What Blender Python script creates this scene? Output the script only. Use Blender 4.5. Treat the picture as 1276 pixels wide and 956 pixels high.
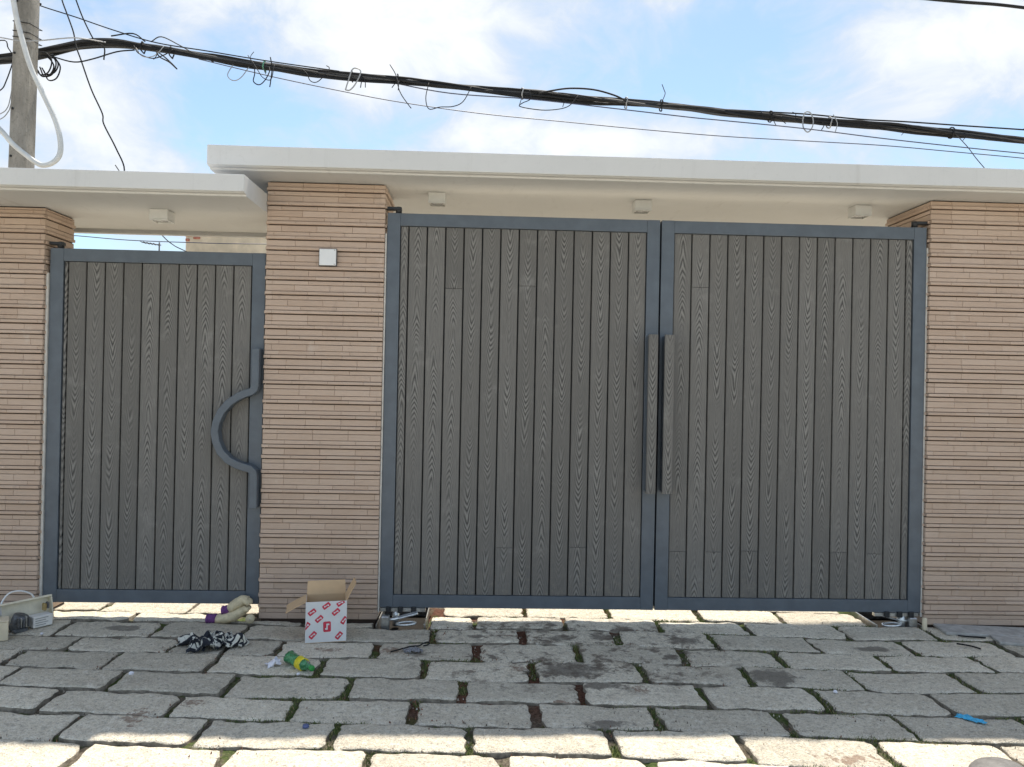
import bpy, bmesh, math, random
from mathutils import Vector, Matrix, noise

for o in list(bpy.data.objects):
    bpy.data.objects.remove(o, do_unlink=True)
scene = bpy.context.scene
COL = scene.collection
R = math.radians

# ------------------------------------------------------------------ camera
CAM_LOC = Vector((0.0, -5.2341, 1.6))
YAW, PITCH, ROLL = 0.0347, 0.0042, 0.0199
fw = Vector((math.sin(YAW) * math.cos(PITCH), math.cos(YAW) * math.cos(PITCH), math.sin(PITCH)))
r0 = Vector((math.cos(YAW), -math.sin(YAW), 0))
u0 = r0.cross(fw)
rt = math.cos(ROLL) * r0 + math.sin(ROLL) * u0
up = -math.sin(ROLL) * r0 + math.cos(ROLL) * u0
cd = bpy.data.cameras.new('camera')
cd.sensor_width = 36.0
cd.lens = 958.0 / 1276.0 * 36.0
cd.clip_start = 0.05
cd.clip_end = 3000
cam = bpy.data.objects.new('camera', cd)
m = Matrix((rt, up, -fw)).transposed().to_4x4()
m.translation = CAM_LOC
cam.matrix_world = m
COL.objects.link(cam)
scene.camera = cam

# ------------------------------------------------------------------ sun, sky, exposure
SUN_TO = Vector((0.08, 0.456, 1.0)).normalized()          # towards the sun
SUN_EL = math.asin(SUN_TO.z)
SUN_AZ = math.atan2(SUN_TO.x, SUN_TO.y)
sl = bpy.data.lights.new('sun', 'SUN')
sl.energy = 2.0
sl.angle = R(0.9)
sl.color = (1.0, 0.92, 0.80)
sun = bpy.data.objects.new('sun', sl)
sun.rotation_euler = SUN_TO.to_track_quat('Z', 'Y').to_euler()
sun.location = (2, 8, 14)
COL.objects.link(sun)

scene.view_settings.view_transform = 'Standard'
scene.view_settings.look = 'None'
scene.view_settings.gamma = 1.0
scene.view_settings.use_curve_mapping = False
scene.view_settings.exposure = 1.74
SKY_STRENGTH = 0.113


class NT:
    """small node-tree helper"""
    def __init__(self, tree):
        self.t = tree
        self.t.nodes.clear()

    def n(self, kind, **kw):
        nd = self.t.nodes.new(kind)
        for k, v in kw.items():
            setattr(nd, k, v)
        return nd

    def put(self, sock, v):
        if isinstance(v, bpy.types.NodeSocket):
            self.t.links.new(v, sock)
        elif v is not None:
            sock.default_value = v

    def math(self, op, a, b=None, c=None, clamp=False):
        nd = self.n('ShaderNodeMath', operation=op, use_clamp=clamp)
        for i, v in enumerate((a, b, c)):
            self.put(nd.inputs[i], v)
        return nd.outputs[0]

    def vmath(self, op, a, b=None, scale=None):
        nd = self.n('ShaderNodeVectorMath', operation=op)
        self.put(nd.inputs[0], a)
        self.put(nd.inputs[1], b)
        if scale is not None:
            self.put(nd.inputs['Scale'], scale)
        return nd.outputs['Value'] if op in ('DOT_PRODUCT', 'LENGTH', 'DISTANCE') else nd.outputs[0]

    def sep(self, v):
        nd = self.n('ShaderNodeSeparateXYZ')
        self.put(nd.inputs[0], v)
        return nd.outputs

    def comb(self, x, y, z):
        nd = self.n('ShaderNodeCombineXYZ')
        for i, v in enumerate((x, y, z)):
            self.put(nd.inputs[i], v)
        return nd.outputs[0]

    def noise(self, vec, scale, detail=4, rough=0.55, dist=0.0, w=None):
        nd = self.n('ShaderNodeTexNoise', noise_dimensions='4D' if w is not None else '3D')
        self.put(nd.inputs['Vector'], vec)
        nd.inputs['Scale'].default_value = scale
        nd.inputs['Detail'].default_value = detail
        nd.inputs['Roughness'].default_value = rough
        nd.inputs['Distortion'].default_value = dist
        if w is not None:
            self.put(nd.inputs['W'], w)
        return nd.outputs['Fac']

    def ss(self, v, lo, hi, a=0.0, b=1.0):
        nd = self.n('ShaderNodeMapRange', interpolation_type='SMOOTHSTEP')
        self.put(nd.inputs[0], v)
        for i, q in enumerate((lo, hi, a, b)):
            self.put(nd.inputs[i + 1], q)
        return nd.outputs[0]

    def mix(self, f, a, b, blend='MIX'):
        nd = self.n('ShaderNodeMix', data_type='RGBA', blend_type=blend)
        self.put(nd.inputs[0], f)
        for s, v in ((nd.inputs[6], a), (nd.inputs[7], b)):
            if isinstance(v, (tuple, list)) and len(v) == 3:
                v = (*v, 1)
            self.put(s, v)
        return nd.outputs[2]


world = bpy.data.worlds.new('World')
scene.world = world
world.use_nodes = True
w = NT(world.node_tree)
sky = w.n('ShaderNodeTexSky', sky_type='NISHITA', sun_disc=False, sun_elevation=SUN_EL, sun_rotation=SUN_AZ)
sky.air_density = 1.0
sky.dust_density = 0.6
sky.ozone_density = 1.6
tc = w.n('ShaderNodeTexCoord')
D = tc.outputs['Generated']
sx, sy, sz = w.sep(D)
zc = w.math('MAXIMUM', sz, 0.02)
az = w.math('ARCTAN2', sx, sy)
el = w.math('ARCSINE', sz)
# clouds: noise in direction space, gathered where the photograph has its clouds
P = w.comb(az, w.math('MULTIPLY', el, 1.45), 0.37)
wn = w.n('ShaderNodeTexNoise')
w.put(wn.inputs['Vector'], P)
wn.inputs['Scale'].default_value = 5.0
wn.inputs['Detail'].default_value = 2.0
P2 = w.n('ShaderNodeVectorMath', operation='MULTIPLY_ADD')
w.put(P2.inputs[0], wn.outputs['Color'])
P2.inputs[1].default_value = (0.20, -0.16, 0.10)
w.put(P2.inputs[2], P)
nz_ = w.n('ShaderNodeTexNoise')
w.put(nz_.inputs['Vector'], P2.outputs[0])
nz_.inputs['Scale'].default_value = 6.5
nz_.inputs['Detail'].default_value = 7.0
nz_.inputs['Roughness'].default_value = 0.60
field = nz_.outputs['Fac']
CLOUDS = [  # azimuth, elevation, half widths, weight
    (-0.20, 0.455, 0.22, 0.075, 0.24), (-0.04, 0.40, 0.11, 0.06, 0.16), (0.10, 0.45, 0.20, 0.05, 0.10),
    (-0.52, 0.300, 0.085, 0.060, 0.26), (-0.02, 0.318, 0.11, 0.030, 0.18), (0.19, 0.310, 0.11, 0.030, 0.18),
    (0.57, 0.385, 0.13, 0.060, 0.30), (0.36, 0.39, 0.17, 0.06, -0.16), (-0.29, 0.315, 0.12, 0.045, -0.16)]
AE = w.comb(az, el, 0.0)
acc = field
for (a0, e0, ha, he, wt) in CLOUDS:
    q = w.n('ShaderNodeVectorMath', operation='MULTIPLY_ADD')
    w.put(q.inputs[0], AE)
    q.inputs[1].default_value = (1 / ha, 1 / he, 0)
    q.inputs[2].default_value = (-a0 / ha, -e0 / he, 0)
    d2 = w.vmath('DOT_PRODUCT', q.outputs[0], q.outputs[0])
    acc = w.math('MULTIPLY_ADD', w.math('POWER', 0.42, d2), wt, acc)
cover = w.ss(acc, 0.35, 0.68, 0.08, 0.97)
ccol = w.mix(w.ss(acc, 0.52, 0.90), (2.0, 2.2, 2.5), (2.95, 3.0, 3.02))
final = w.mix(cover, w.mix(1.0, sky.outputs[0], (0.50, 0.53, 0.50), 'MULTIPLY'), ccol)
bg = w.n('ShaderNodeBackground')
bg.inputs['Strength'].default_value = SKY_STRENGTH
w.put(bg.inputs['Color'], final)
wo = w.n('ShaderNodeOutputWorld')
w.put(wo.inputs[0], bg.outputs[0])

# ------------------------------------------------------------------ materials
MATS = {}


def new_mat(name):
    mt = bpy.data.materials.new(name)
    mt.use_nodes = True
    t = NT(mt.node_tree)
    b = t.n('ShaderNodeBsdfPrincipled')
    out = t.n('ShaderNodeOutputMaterial')
    t.put(out.inputs[0], b.outputs[0])
    MATS[name] = mt
    return t, b


def bump(t, b, h, strength=0.3, dist=0.01):
    nd = t.n('ShaderNodeBump')
    nd.inputs['Strength'].default_value = strength
    nd.inputs['Distance'].default_value = dist
    t.put(nd.inputs['Height'], h)
    t.put(b.inputs['Normal'], nd.outputs[0])


def simple(name, col, rough=0.6, metal=0.0, var=0.12, scale=14, bmp=0.0, spec=0.5):
    t, b = new_mat(name)
    geo = t.n('ShaderNodeNewGeometry').outputs['Position']
    n1 = t.noise(geo, scale, 5, 0.6)
    lo = tuple(c * (1 - var) for c in col)
    hi = tuple(min(1, c * (1 + var)) for c in col)
    t.put(b.inputs['Base Color'], t.mix(t.ss(n1, 0.3, 0.7), lo, hi))
    b.inputs['Roughness'].default_value = rough
    b.inputs['Metallic'].default_value = metal
    b.inputs['Specular IOR Level'].default_value = spec
    if bmp:
        bump(t, b, t.noise(geo, scale * 6, 4, 0.6), bmp, 0.004)
    return MATS[name]


# paving stone -----------------------------------------------------
def stone_material(name, joints=False):
    t, b = new_mat(name)
    pos = t.n('ShaderNodeNewGeometry').outputs['Position']
    px, py, pz = t.sep(pos)
    rnd = t.n('ShaderNodeObjectInfo').outputs['Random']
    big = t.noise(pos, 3.2, 3, 0.6)
    mid = t.noise(pos, 17, 5, 0.68)
    fine = t.noise(pos, 120, 2, 0.7)
    blot = t.noise(t.vmath('ADD', pos, (3.1, 5.7, 0.0)), 38, 4, 0.7)
    c = t.mix(t.ss(big, 0.3, 0.72), (0.63, 0.565, 0.455), (0.735, 0.67, 0.55))
    c = t.mix(t.math('MULTIPLY', t.ss(mid, 0.48, 0.72), 0.55), c, (0.42, 0.38, 0.32))
    c = t.mix(t.math('MULTIPLY', t.ss(blot, 0.52, 0.64), 0.75), c, (0.82, 0.77, 0.68))
    c = t.mix(t.math('MULTIPLY', t.ss(blot, 0.46, 0.34), 0.62), c, (0.30, 0.28, 0.25))
    c = t.mix(t.math('MULTIPLY', t.ss(fine, 0.52, 0.66), 0.60), c, (0.84, 0.80, 0.72))
    c = t.mix(t.math('MULTIPLY', t.ss(fine, 0.45, 0.32), 0.55), c, (0.19, 0.18, 0.165))
    if not joints:
        k = t.ss(rnd, 0.0, 1.0, 0.86, 1.12)
        c = t.mix(1.0, c, t.comb(k, k, t.math('MULTIPLY', k, 0.985)), 'MULTIPLY')
    # damp patches and rust-red dirt where the photograph shows them
    wob = t.noise(pos, 9, 5, 0.75)
    wob2 = t.noise(pos, 26, 3, 0.7)

    def patches(lst):
        a = None
        for (x, y, hx, hy) in lst:
            dx = t.math('DIVIDE', t.math('SUBTRACT', px, x), hx)
            dy = t.math('DIVIDE', t.math('SUBTRACT', py, y), hy)
            q = t.math('SUBTRACT', 1.0, t.math('ADD', t.math('MULTIPLY', dx, dx), t.math('MULTIPLY', dy, dy)))
            a = q if a is None else t.math('MAXIMUM', a, q)
        return a
    damp = patches([(0.50, -0.31, 0.12, 0.06), (0.80, -0.27, 0.13, 0.07), (1.28, -0.36, 0.14, 0.07),
                    (0.52, -0.87, 0.27, 0.14), (1.64, -0.98, 0.14, 0.13), (1.14, -0.68, 0.06, 0.06),
                    (0.66, -1.11, 0.15, 0.06), (-0.02, -0.31, 0.1, 0.04), (2.5, -0.47, 0.13, 0.05),
                    (0.62, -1.58, 0.12, 0.05), (-2.29, -0.2, 0.12, 0.07), (0.93, -0.16, 0.2, 0.03)])
    dm = t.ss(t.math('ADD', damp, t.math('MULTIPLY_ADD', wob, 5.0, -2.6)), -0.25, 0.65)
    c = t.mix(t.math('MULTIPLY', dm, 0.74), c, (0.115, 0.10, 0.085))
    # trodden-in soil around the joints in the middle of the paving
    zone = t.ss(patches([(0.55, -0.55, 1.15, 0.75)]), -0.2, 0.6)
    grime = t.math('MULTIPLY', zone, t.ss(t.math('ADD', wob, t.math('MULTIPLY', big, 0.5)), 0.73, 0.90))
    c = t.mix(t.math('MULTIPLY', grime, 0.85), c, (0.14, 0.11, 0.085))
    rust = patches([(-1.62, -1.53, 0.09, 0.16), (-1.42, -1.36, 0.10, 0.07), (-0.52, -0.58, 0.13, 0.09), (0.02, -0.62, 0.05, 0.08),
                    (0.18, -0.28, 0.14, 0.03), (0.22, -0.86, 0.07, 0.09), (1.64, -1.90, 0.22, 0.08), (0.86, -1.17, 0.06, 0.09),
                    (-0.9, -0.58, 0.13, 0.05), (0.45, -1.33, 0.17, 0.03)])
    rm = t.ss(t.math('ADD', rust, t.math('MULTIPLY_ADD', wob2, 3.4, -2.2)), 0.05, 0.5)
    c = t.mix(t.math('MULTIPLY', rm, 0.62), c, (0.17, 0.075, 0.04))
    if joints:
        br = t.n('ShaderNodeTexBrick')
        t.put(br.inputs['Vector'], pos)
        br.inputs['Scale'].default_value = 1.0
        br.inputs['Brick Width'].default_value = 0.61
        br.inputs['Row Height'].default_value = 0.297
        br.inputs['Mortar Size'].default_value = 0.018
        br.inputs['Mortar Smooth'].default_value = 0.4
        c = t.mix(br.outputs['Fac'], c, (0.05, 0.055, 0.03))
    t.put(b.inputs['Base Color'], c)
    t.put(b.inputs['Roughness'], t.ss(dm, 0, 1, 0.88, 0.62))
    b.inputs['Specular IOR Level'].default_value = 0.3
    h = t.math('ADD', t.math('ADD', t.math('MULTIPLY', mid, 0.7), t.math('MULTIPLY', blot, 0.5)), t.math('MULTIPLY', fine, 0.35))
    bump(t, b, h, 1.0, 0.026)
    return MATS[name]


STONE = stone_material('worn_granite')
STONE_FAR = stone_material('paved_ground', True)

# joint soil with moss and red dirt ----------------------------------
t, b = new_mat('joint_soil')
pos = t.n('ShaderNodeNewGeometry').outputs['Position']
sxp, syp, szp = t.sep(pos)
n1 = t.noise(pos, 4.5, 5, 0.65)
n2 = t.noise(pos, 60, 5, 0.7)
n3 = t.noise(t.vmath('ADD', pos, (7.3, 1.1, 0)), 5.0, 4, 0.6)
soil = t.mix(t.ss(n2, 0.3, 0.7), (0.055, 0.045, 0.034), (0.175, 0.150, 0.115))
green = t.mix(t.ss(n2, 0.3, 0.72), (0.036, 0.056, 0.018), (0.110, 0.135, 0.045))
c = t.mix(t.ss(n1, 0.46, 0.56), soil, green)
cx = t.math('SUBTRACT', 1.0, t.math('MULTIPLY', t.math('ABSOLUTE', t.math('SUBTRACT', sxp, 0.15)), 0.75))
redm = t.math('MULTIPLY', t.ss(t.math('ADD', n3, t.math('MULTIPLY', cx, 0.30)), 0.60, 0.72), t.ss(syp, -1.7, -1.25))
c = t.mix(redm, c, t.mix(t.ss(n2, 0.3, 0.7), (0.050, 0.022, 0.015), (0.15, 0.075, 0.05)))
t.put(b.inputs['Base Color'], c)
b.inputs['Roughness'].default_value = 0.95
b.inputs['Specular IOR Level'].default_value = 0.15
bump(t, b, n2, 0.8, 0.01)

simple('soiled_edge', (0.22, 0.195, 0.155), 0.95, var=0.45, scale=22, bmp=0.5, spec=0.15)

t, b = new_mat('grass_blade')
rpi = t.n('ShaderNodeNewGeometry').outputs['Random Per Island']
c = t.mix(rpi, (0.055, 0.095, 0.018), (0.16, 0.19, 0.05))
c = t.mix(t.ss(rpi, 0.86, 0.95), c, (0.33, 0.27, 0.13))
t.put(b.inputs['Base Color'], c)
b.inputs['Roughness'].default_value = 0.75

# pillar tile ---------------------------------------------------------
t, b = new_mat('taupe_tile')
pos = t.n('ShaderNodeNewGeometry').outputs['Position']
oi = t.n('ShaderNodeObjectInfo').outputs['Random']
isl = t.n('ShaderNodeNewGeometry').outputs['Random Per Island']
rr = t.math('FRACT', t.math('ADD', oi, t.math('MULTIPLY', isl, 0.7)))
n1 = t.noise(pos, 2.2, 4, 0.6)
n2 = t.noise(t.vmath('MULTIPLY', pos, (6, 6, 60)), 3.0, 4, 0.6)
n3 = t.noise(pos, 150, 3, 0.6)
c = t.mix(rr, (0.485, 0.362, 0.280), (0.545, 0.420, 0.335))
c = t.mix(t.math('MULTIPLY', t.ss(n1, 0.42, 0.7), 0.4), c, (0.56, 0.445, 0.365))
c = t.mix(t.math('MULTIPLY', t.ss(n2, 0.45, 0.75), 0.22), c, (0.26, 0.185, 0.145))
c = t.mix(t.math('MULTIPLY', t.ss(n3, 0.55, 0.72), 0.2), c, (0.60, 0.52, 0.45))
smear = t.noise(t.vmath('MULTIPLY', pos, (1.0, 1.0, 0.45)), 9, 5, 0.7)
c = t.mix(t.ss(smear, 0.60, 0.78, 0.0, 0.35), c, (0.62, 0.56, 0.50))
c = t.mix(t.ss(smear, 0.40, 0.25, 0.0, 0.35), c, (0.27, 0.20, 0.165))
t.put(b.inputs['Base Color'], c)
b.inputs['Roughness'].default_value = 0.62
b.inputs['Specular IOR Level'].default_value = 0.35
bump(t, b, n3, 0.15, 0.003)
simple('tile_grout', (0.060, 0.040, 0.030), 0.9, bmp=0.3)
simple('sunlit_gap_pale', (0.62, 0.60, 0.56), 0.7)  # pale colour carries the sunlight showing in the pillar gaps

# wood composite board ------------------------------------------------
t, b = new_mat('composite_board')
ob = t.n('ShaderNodeTexCoord').outputs['Object']
ox, oy, oz = t.sep(ob)
rnd = t.n('ShaderNodeObjectInfo').outputs['Random']
seed = t.math('MULTIPLY', rnd, 91.0)
zz = t.math('ADD', oz, seed)
drift = t.noise(t.comb(0.0, 0.0, zz), 1.7, 3, 0.55)
X = t.math('ADD', ox, t.math('MULTIPLY_ADD', drift, 0.034, -0.017))
aX = t.math('SQRT', t.math('ADD', t.math('MULTIPLY', X, X), 0.000016))
sgn = t.math('SUBTRACT', 1.0, t.math('MULTIPLY', t.math('GREATER_THAN', t.math('FRACT', t.math('MULTIPLY', rnd, 13.7)), 0.62), 2.0))
nz = t.noise(t.comb(t.math('MULTIPLY', ox, 2.0), 0.0, zz), 2.3, 2, 0.5)
phase = t.math('ADD', t.math('MULTIPLY', aX, 62.0),
               t.math('ADD', t.math('MULTIPLY', t.math('MULTIPLY', zz, sgn), -19.0), t.math('MULTIPLY', nz, 7.5)))
wob = t.noise(t.comb(t.math('MULTIPLY', ox, 40), seed, t.math('MULTIPLY', oz, 9)), 1.0, 3, 0.6)
phase = t.math('ADD', phase, t.math('MULTIPLY', wob, 0.7))
wave = t.math('SINE', t.math('MULTIPLY', phase, 6.2832))
centre = t.ss(aX, 0.011, 0.030, 1.0, 0.10)
amp = t.math('MULTIPLY', centre, t.ss(t.noise(t.comb(0.0, seed, t.math('MULTIPLY', oz, 3.1)), 1.0, 3, 0.6), 0.34, 0.62, 0.05, 1.0))
streak = t.noise(t.comb(t.math('MULTIPLY', ox, 330), seed, t.math('MULTIPLY', oz, 9)), 1.0, 5, 0.7)
base = t.mix(rnd, (0.160, 0.153, 0.142), (0.215, 0.206, 0.192))
c = t.mix(t.ss(streak, 0.32, 0.7, 0.0, 0.7), base, (0.105, 0.101, 0.095))
c = t.mix(t.math('MULTIPLY', t.ss(wave, 0.15, 0.9), t.math('MULTIPLY', amp, 0.52)), c, (0.33, 0.32, 0.30))
c = t.mix(t.math('MULTIPLY', t.ss(wave, -0.35, -0.95), t.math('MULTIPLY', amp, 0.85)), c, (0.050, 0.049, 0.047))
wp = t.n('ShaderNodeNewGeometry').outputs['Position']
dust = t.noise(wp, 5.5, 6, 0.7)
c = t.mix(t.ss(dust, 0.55, 0.78, 0.0, 0.34), c, (0.36, 0.35, 0.33))
wpz = t.sep(wp)[2]
splash = t.math('MULTIPLY', t.ss(wpz, 0.62, 0.10), t.ss(t.noise(wp, 34, 4, 0.7), 0.46, 0.72))
c = t.mix(t.math('MULTIPLY', splash, 0.32), c, (0.30, 0.265, 0.215))
t.put(b.inputs['Base Color'], c)
b.inputs['Roughness'].default_value = 0.66
b.inputs['Specular IOR Level'].default_value = 0.35
bump(t, b, t.math('ADD', t.math('MULTIPLY', wave, t.math('MULTIPLY', amp, 0.4)), streak), 0.35, 0.002)

simple('blue_grey_paint', (0.100, 0.121, 0.147), 0.40, var=0.10, scale=9, spec=0.5)
simple('black_gap', (0.012, 0.013, 0.015), 0.8)
simple('black_metal', (0.028, 0.030, 0.034), 0.45, 0.3)
simple('galvanised', (0.50, 0.50, 0.49), 0.35, 0.85, 0.25, 30)
simple('bright_steel', (0.74, 0.76, 0.76), 0.28, 0.7, 0.15, 30)
simple('pit_shade', (0.03, 0.028, 0.026), 1.0, spec=0.02)  # near-black colour puts the pit's inner shadow into its floor

# canopy plaster paint
t, b = new_mat('white_plaster')
pos = t.n('ShaderNodeNewGeometry').outputs['Position']
n1 = t.noise(pos, 1.1, 4, 0.6)
n2 = t.noise(pos, 30, 4, 0.65)
c = t.mix(t.ss(n1, 0.3, 0.7), (0.61, 0.61, 0.60), (0.66, 0.66, 0.65))
c = t.mix(t.math('MULTIPLY', t.ss(n2, 0.55, 0.8), 0.25), c, (0.46, 0.458, 0.445))
drip = t.noise(t.vmath('MULTIPLY', pos, (14.0, 3.0, 0.9)), 1.0, 5, 0.7)
c = t.mix(t.ss(drip, 0.55, 0.80, 0.0, 0.30), c, (0.38, 0.37, 0.345))
t.put(b.inputs['Base Color'], c)
b.inputs['Roughness'].default_value = 0.75
bump(t, b, n2, 0.12, 0.003)

simple('cream_render', (0.62, 0.53, 0.40), 0.85, var=0.18, scale=3, bmp=0.3)
simple('bare_brick', (0.42, 0.17, 0.12), 0.9, var=0.3, scale=40)
simple('lamp_white', (0.62, 0.62, 0.60), 0.4, var=0.04)
simple('lamp_lens', (0.45, 0.45, 0.44), 0.15, var=0.3, scale=80)
simple('white_plastic', (0.78, 0.79, 0.80), 0.35, var=0.03)
simple('backplate_grey', (0.10, 0.10, 0.11), 0.6)  # dark grey of the backplate edging the white cover
simple('cable_black', (0.016, 0.0165, 0.018), 0.75, var=0.25, scale=6, spec=0.25)
simple('cable_grey', (0.05, 0.051, 0.053), 0.7, var=0.2, scale=6)
simple('wire_blue', (0.055, 0.06, 0.10), 0.5)
simple('wire_white', (0.30, 0.305, 0.31), 0.5)
simple('tie_green', (0.10, 0.30, 0.20), 0.5)
simple('conduit_white', (0.55, 0.56, 0.55), 0.45, var=0.10, scale=8)
t, b = new_mat('pole_concrete')
pos = t.n('ShaderNodeNewGeometry').outputs['Position']
n1 = t.noise(t.vmath('MULTIPLY', pos, (3, 3, 1)), 3, 6, 0.65)
n2 = t.noise(pos, 45, 5, 0.7)
c = t.mix(t.ss(n1, 0.3, 0.7), (0.20, 0.185, 0.16), (0.36, 0.335, 0.295))
c = t.mix(t.math('MULTIPLY', t.ss(n2, 0.52, 0.7), 0.7), c, (0.13, 0.12, 0.105))
t.put(b.inputs['Base Color'], c)
b.inputs['Roughness'].default_value = 0.9
bump(t, b, n2, 0.5, 0.01)

simple('kraft_card', (0.60, 0.42, 0.25), 0.85, var=0.06, scale=9)
simple('white_card', (0.70, 0.71, 0.72), 0.6, var=0.04, scale=9)
simple('red_print', (0.58, 0.035, 0.075), 0.5, var=0.08)
simple('glove_cotton', (0.64, 0.55, 0.37), 0.95, var=0.14, scale=40, bmp=0.5)
simple('glove_purple', (0.16, 0.055, 0.20), 0.9, var=0.2, scale=40, bmp=0.4)
simple('paper_white', (0.76, 0.76, 0.82), 0.8, var=0.05)
simple('cream_plastic', (0.78, 0.72, 0.57), 0.45, var=0.08, scale=20)
simple('beige_block', (0.70, 0.61, 0.45), 0.7, var=0.08, scale=12)
simple('brass', (0.50, 0.38, 0.18), 0.35, 0.7)
simple('motor_grey', (0.13, 0.135, 0.145), 0.5, 0.3, 0.4, 40)
simple('label_white', (0.76, 0.75, 0.72), 0.6, var=0.04)
simple('print_grey', (0.22, 0.22, 0.22), 0.7)
simple('slate', (0.40, 0.395, 0.38), 0.75, var=0.2, scale=20, bmp=0.3)
simple('blue_film', (0.05, 0.40, 0.66), 0.35, var=0.2, scale=30)
simple('cap_blue', (0.10, 0.13, 0.28), 0.5)
simple('crushed_grit', (0.22, 0.22, 0.24), 0.8, var=0.4, scale=120)
simple('grey_rounded', (0.15, 0.145, 0.14), 0.6, var=0.25, scale=30, bmp=0.4)
simple('green_cap', (0.03, 0.30, 0.06), 0.4)
simple('yellow_label', (0.78, 0.66, 0.03), 0.4, var=0.12, scale=60)
t, b = new_mat('green_bottle')
pos = t.n('ShaderNodeNewGeometry').outputs['Position']
t.put(b.inputs['Base Color'], t.mix(t.ss(t.noise(pos, 70, 4, 0.7), 0.35, 0.65), (0.02, 0.20, 0.06), (0.16, 0.52, 0.26)))
b.inputs['Roughness'].default_value = 0.16
b.inputs['Transmission Weight'].default_value = 0.35
t, b = new_mat('patterned_rag')
pos = t.n('ShaderNodeTexCoord').outputs['UV']
v = t.n('ShaderNodeTexVoronoi', feature='F1', distance='CHEBYCHEV')
t.put(v.inputs['Vector'], pos)
v.inputs['Scale'].default_value = 17
ux, uy, uz = t.sep(pos)
msk = t.ss(t.math('ADD', ux, t.math('MULTIPLY', t.noise(pos, 5, 3), 0.5)), 0.55, 0.70)
msk2 = t.ss(t.math('ADD', ux, t.math('MULTIPLY', t.noise(pos, 4, 3), 0.4)), 0.46, 0.36)
dots = t.ss(v.outputs['Distance'], 0.46, 0.38)
c = t.mix(t.math('MULTIPLY', t.math('MAXIMUM', msk, msk2), dots), (0.022, 0.025, 0.035), (0.66, 0.65, 0.58))
t.put(b.inputs['Base Color'], c)
b.inputs['Roughness'].default_value = 0.95

# ------------------------------------------------------------------ helpers
MESH_CACHE = {}


def link(o, parent=None):
    COL.objects.link(o)
    if parent is not None:
        o.parent = parent
    return o


def tag(o, label=None, cat=None, group=None, kind=None):
    if label:
        o['label'] = label
    if cat:
        o['category'] = cat
    if group:
        o['group'] = group
    if kind:
        o['kind'] = kind
    return o


def empty(name, loc, label, cat, group=None):
    o = bpy.data.objects.new(name, None)
    o.empty_display_size = 0.1
    o.location = loc
    link(o)
    return tag(o, label, cat, group)


def mesh_obj(name, me, mat, parent=None, loc=None):
    if mat and not me.materials:
        me.materials.append(MATS[mat])
    o = bpy.data.objects.new(name, me)
    link(o, parent)
    if loc is not None:
        o.location = loc
    return o


def from_data(name, vs, fs, mat=None, parent=None, loc=None, smooth=False, uvs=None):
    me = bpy.data.meshes.new(name)
    me.from_pydata([tuple(v) for v in vs], [], fs)
    if uvs:
        ul = me.uv_layers.new()
        for lp in me.loops:
            ul.data[lp.index].uv = uvs[lp.vertex_index]
    if smooth:
        me.polygons.foreach_set('use_smooth', [True] * len(me.polygons))
    me.update()
    return mesh_obj(name, me, mat, parent, loc)


def bevel_box_mesh(name, sx, sy, sz, bev=0.004, seg=1):
    """box centred at the origin with bevelled edges"""
    key = (round(sx, 4), round(sy, 4), round(sz, 4), round(bev, 5), seg, name)
    if key in MESH_CACHE:
        return MESH_CACHE[key]
    bm = bmesh.new()
    bmesh.ops.create_cube(bm, size=1.0)
    bmesh.ops.scale(bm, vec=(sx, sy, sz), verts=bm.verts)
    if bev > 0:
        bmesh.ops.bevel(bm, geom=bm.edges[:] + bm.verts[:], offset=bev, segments=seg, affect='EDGES', profile=0.6)
    me = bpy.data.meshes.new(name)
    bm.to_mesh(me)
    bm.free()
    MESH_CACHE[key] = me
    return me


def box(name, x0, x1, y0, y1, z0, z1, mat, parent=None, bev=0.003, seg=1, off=(0, 0, 0), rot=None):
    me = bevel_box_mesh(name, x1 - x0, y1 - y0, z1 - z0, bev, seg)
    if me.materials and me.materials[0] != MATS[mat]:
        me = me.copy()
        me.materials.clear()
    if not me.materials:
        me.materials.append(MATS[mat])
    o = bpy.data.objects.new(name, me)
    link(o, parent)
    o.location = ((x0 + x1) / 2 - off[0], (y0 + y1) / 2 - off[1], (z0 + z1) / 2 - off[2])
    if rot:
        o.rotation_euler = rot
    return o


def catmull(pts, n=6):
    pts = [Vector(p) for p in pts]
    if len(pts) < 3:
        return pts
    out = []
    q = [pts[0] * 2 - pts[1]] + pts + [pts[-1] * 2 - pts[-2]]
    for i in range(1, len(q) - 2):
        a, b_, c_, d = q[i - 1], q[i], q[i + 1], q[i + 2]
        for k in range(n):
            s = k / n
            out.append(0.5 * ((2 * b_) + (c_ - a) * s + (2 * a - 5 * b_ + 4 * c_ - d) * s * s + (3 * b_ - a - 3 * c_ + d) * s ** 3))
    out.append(pts[-1])
    return out


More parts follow.
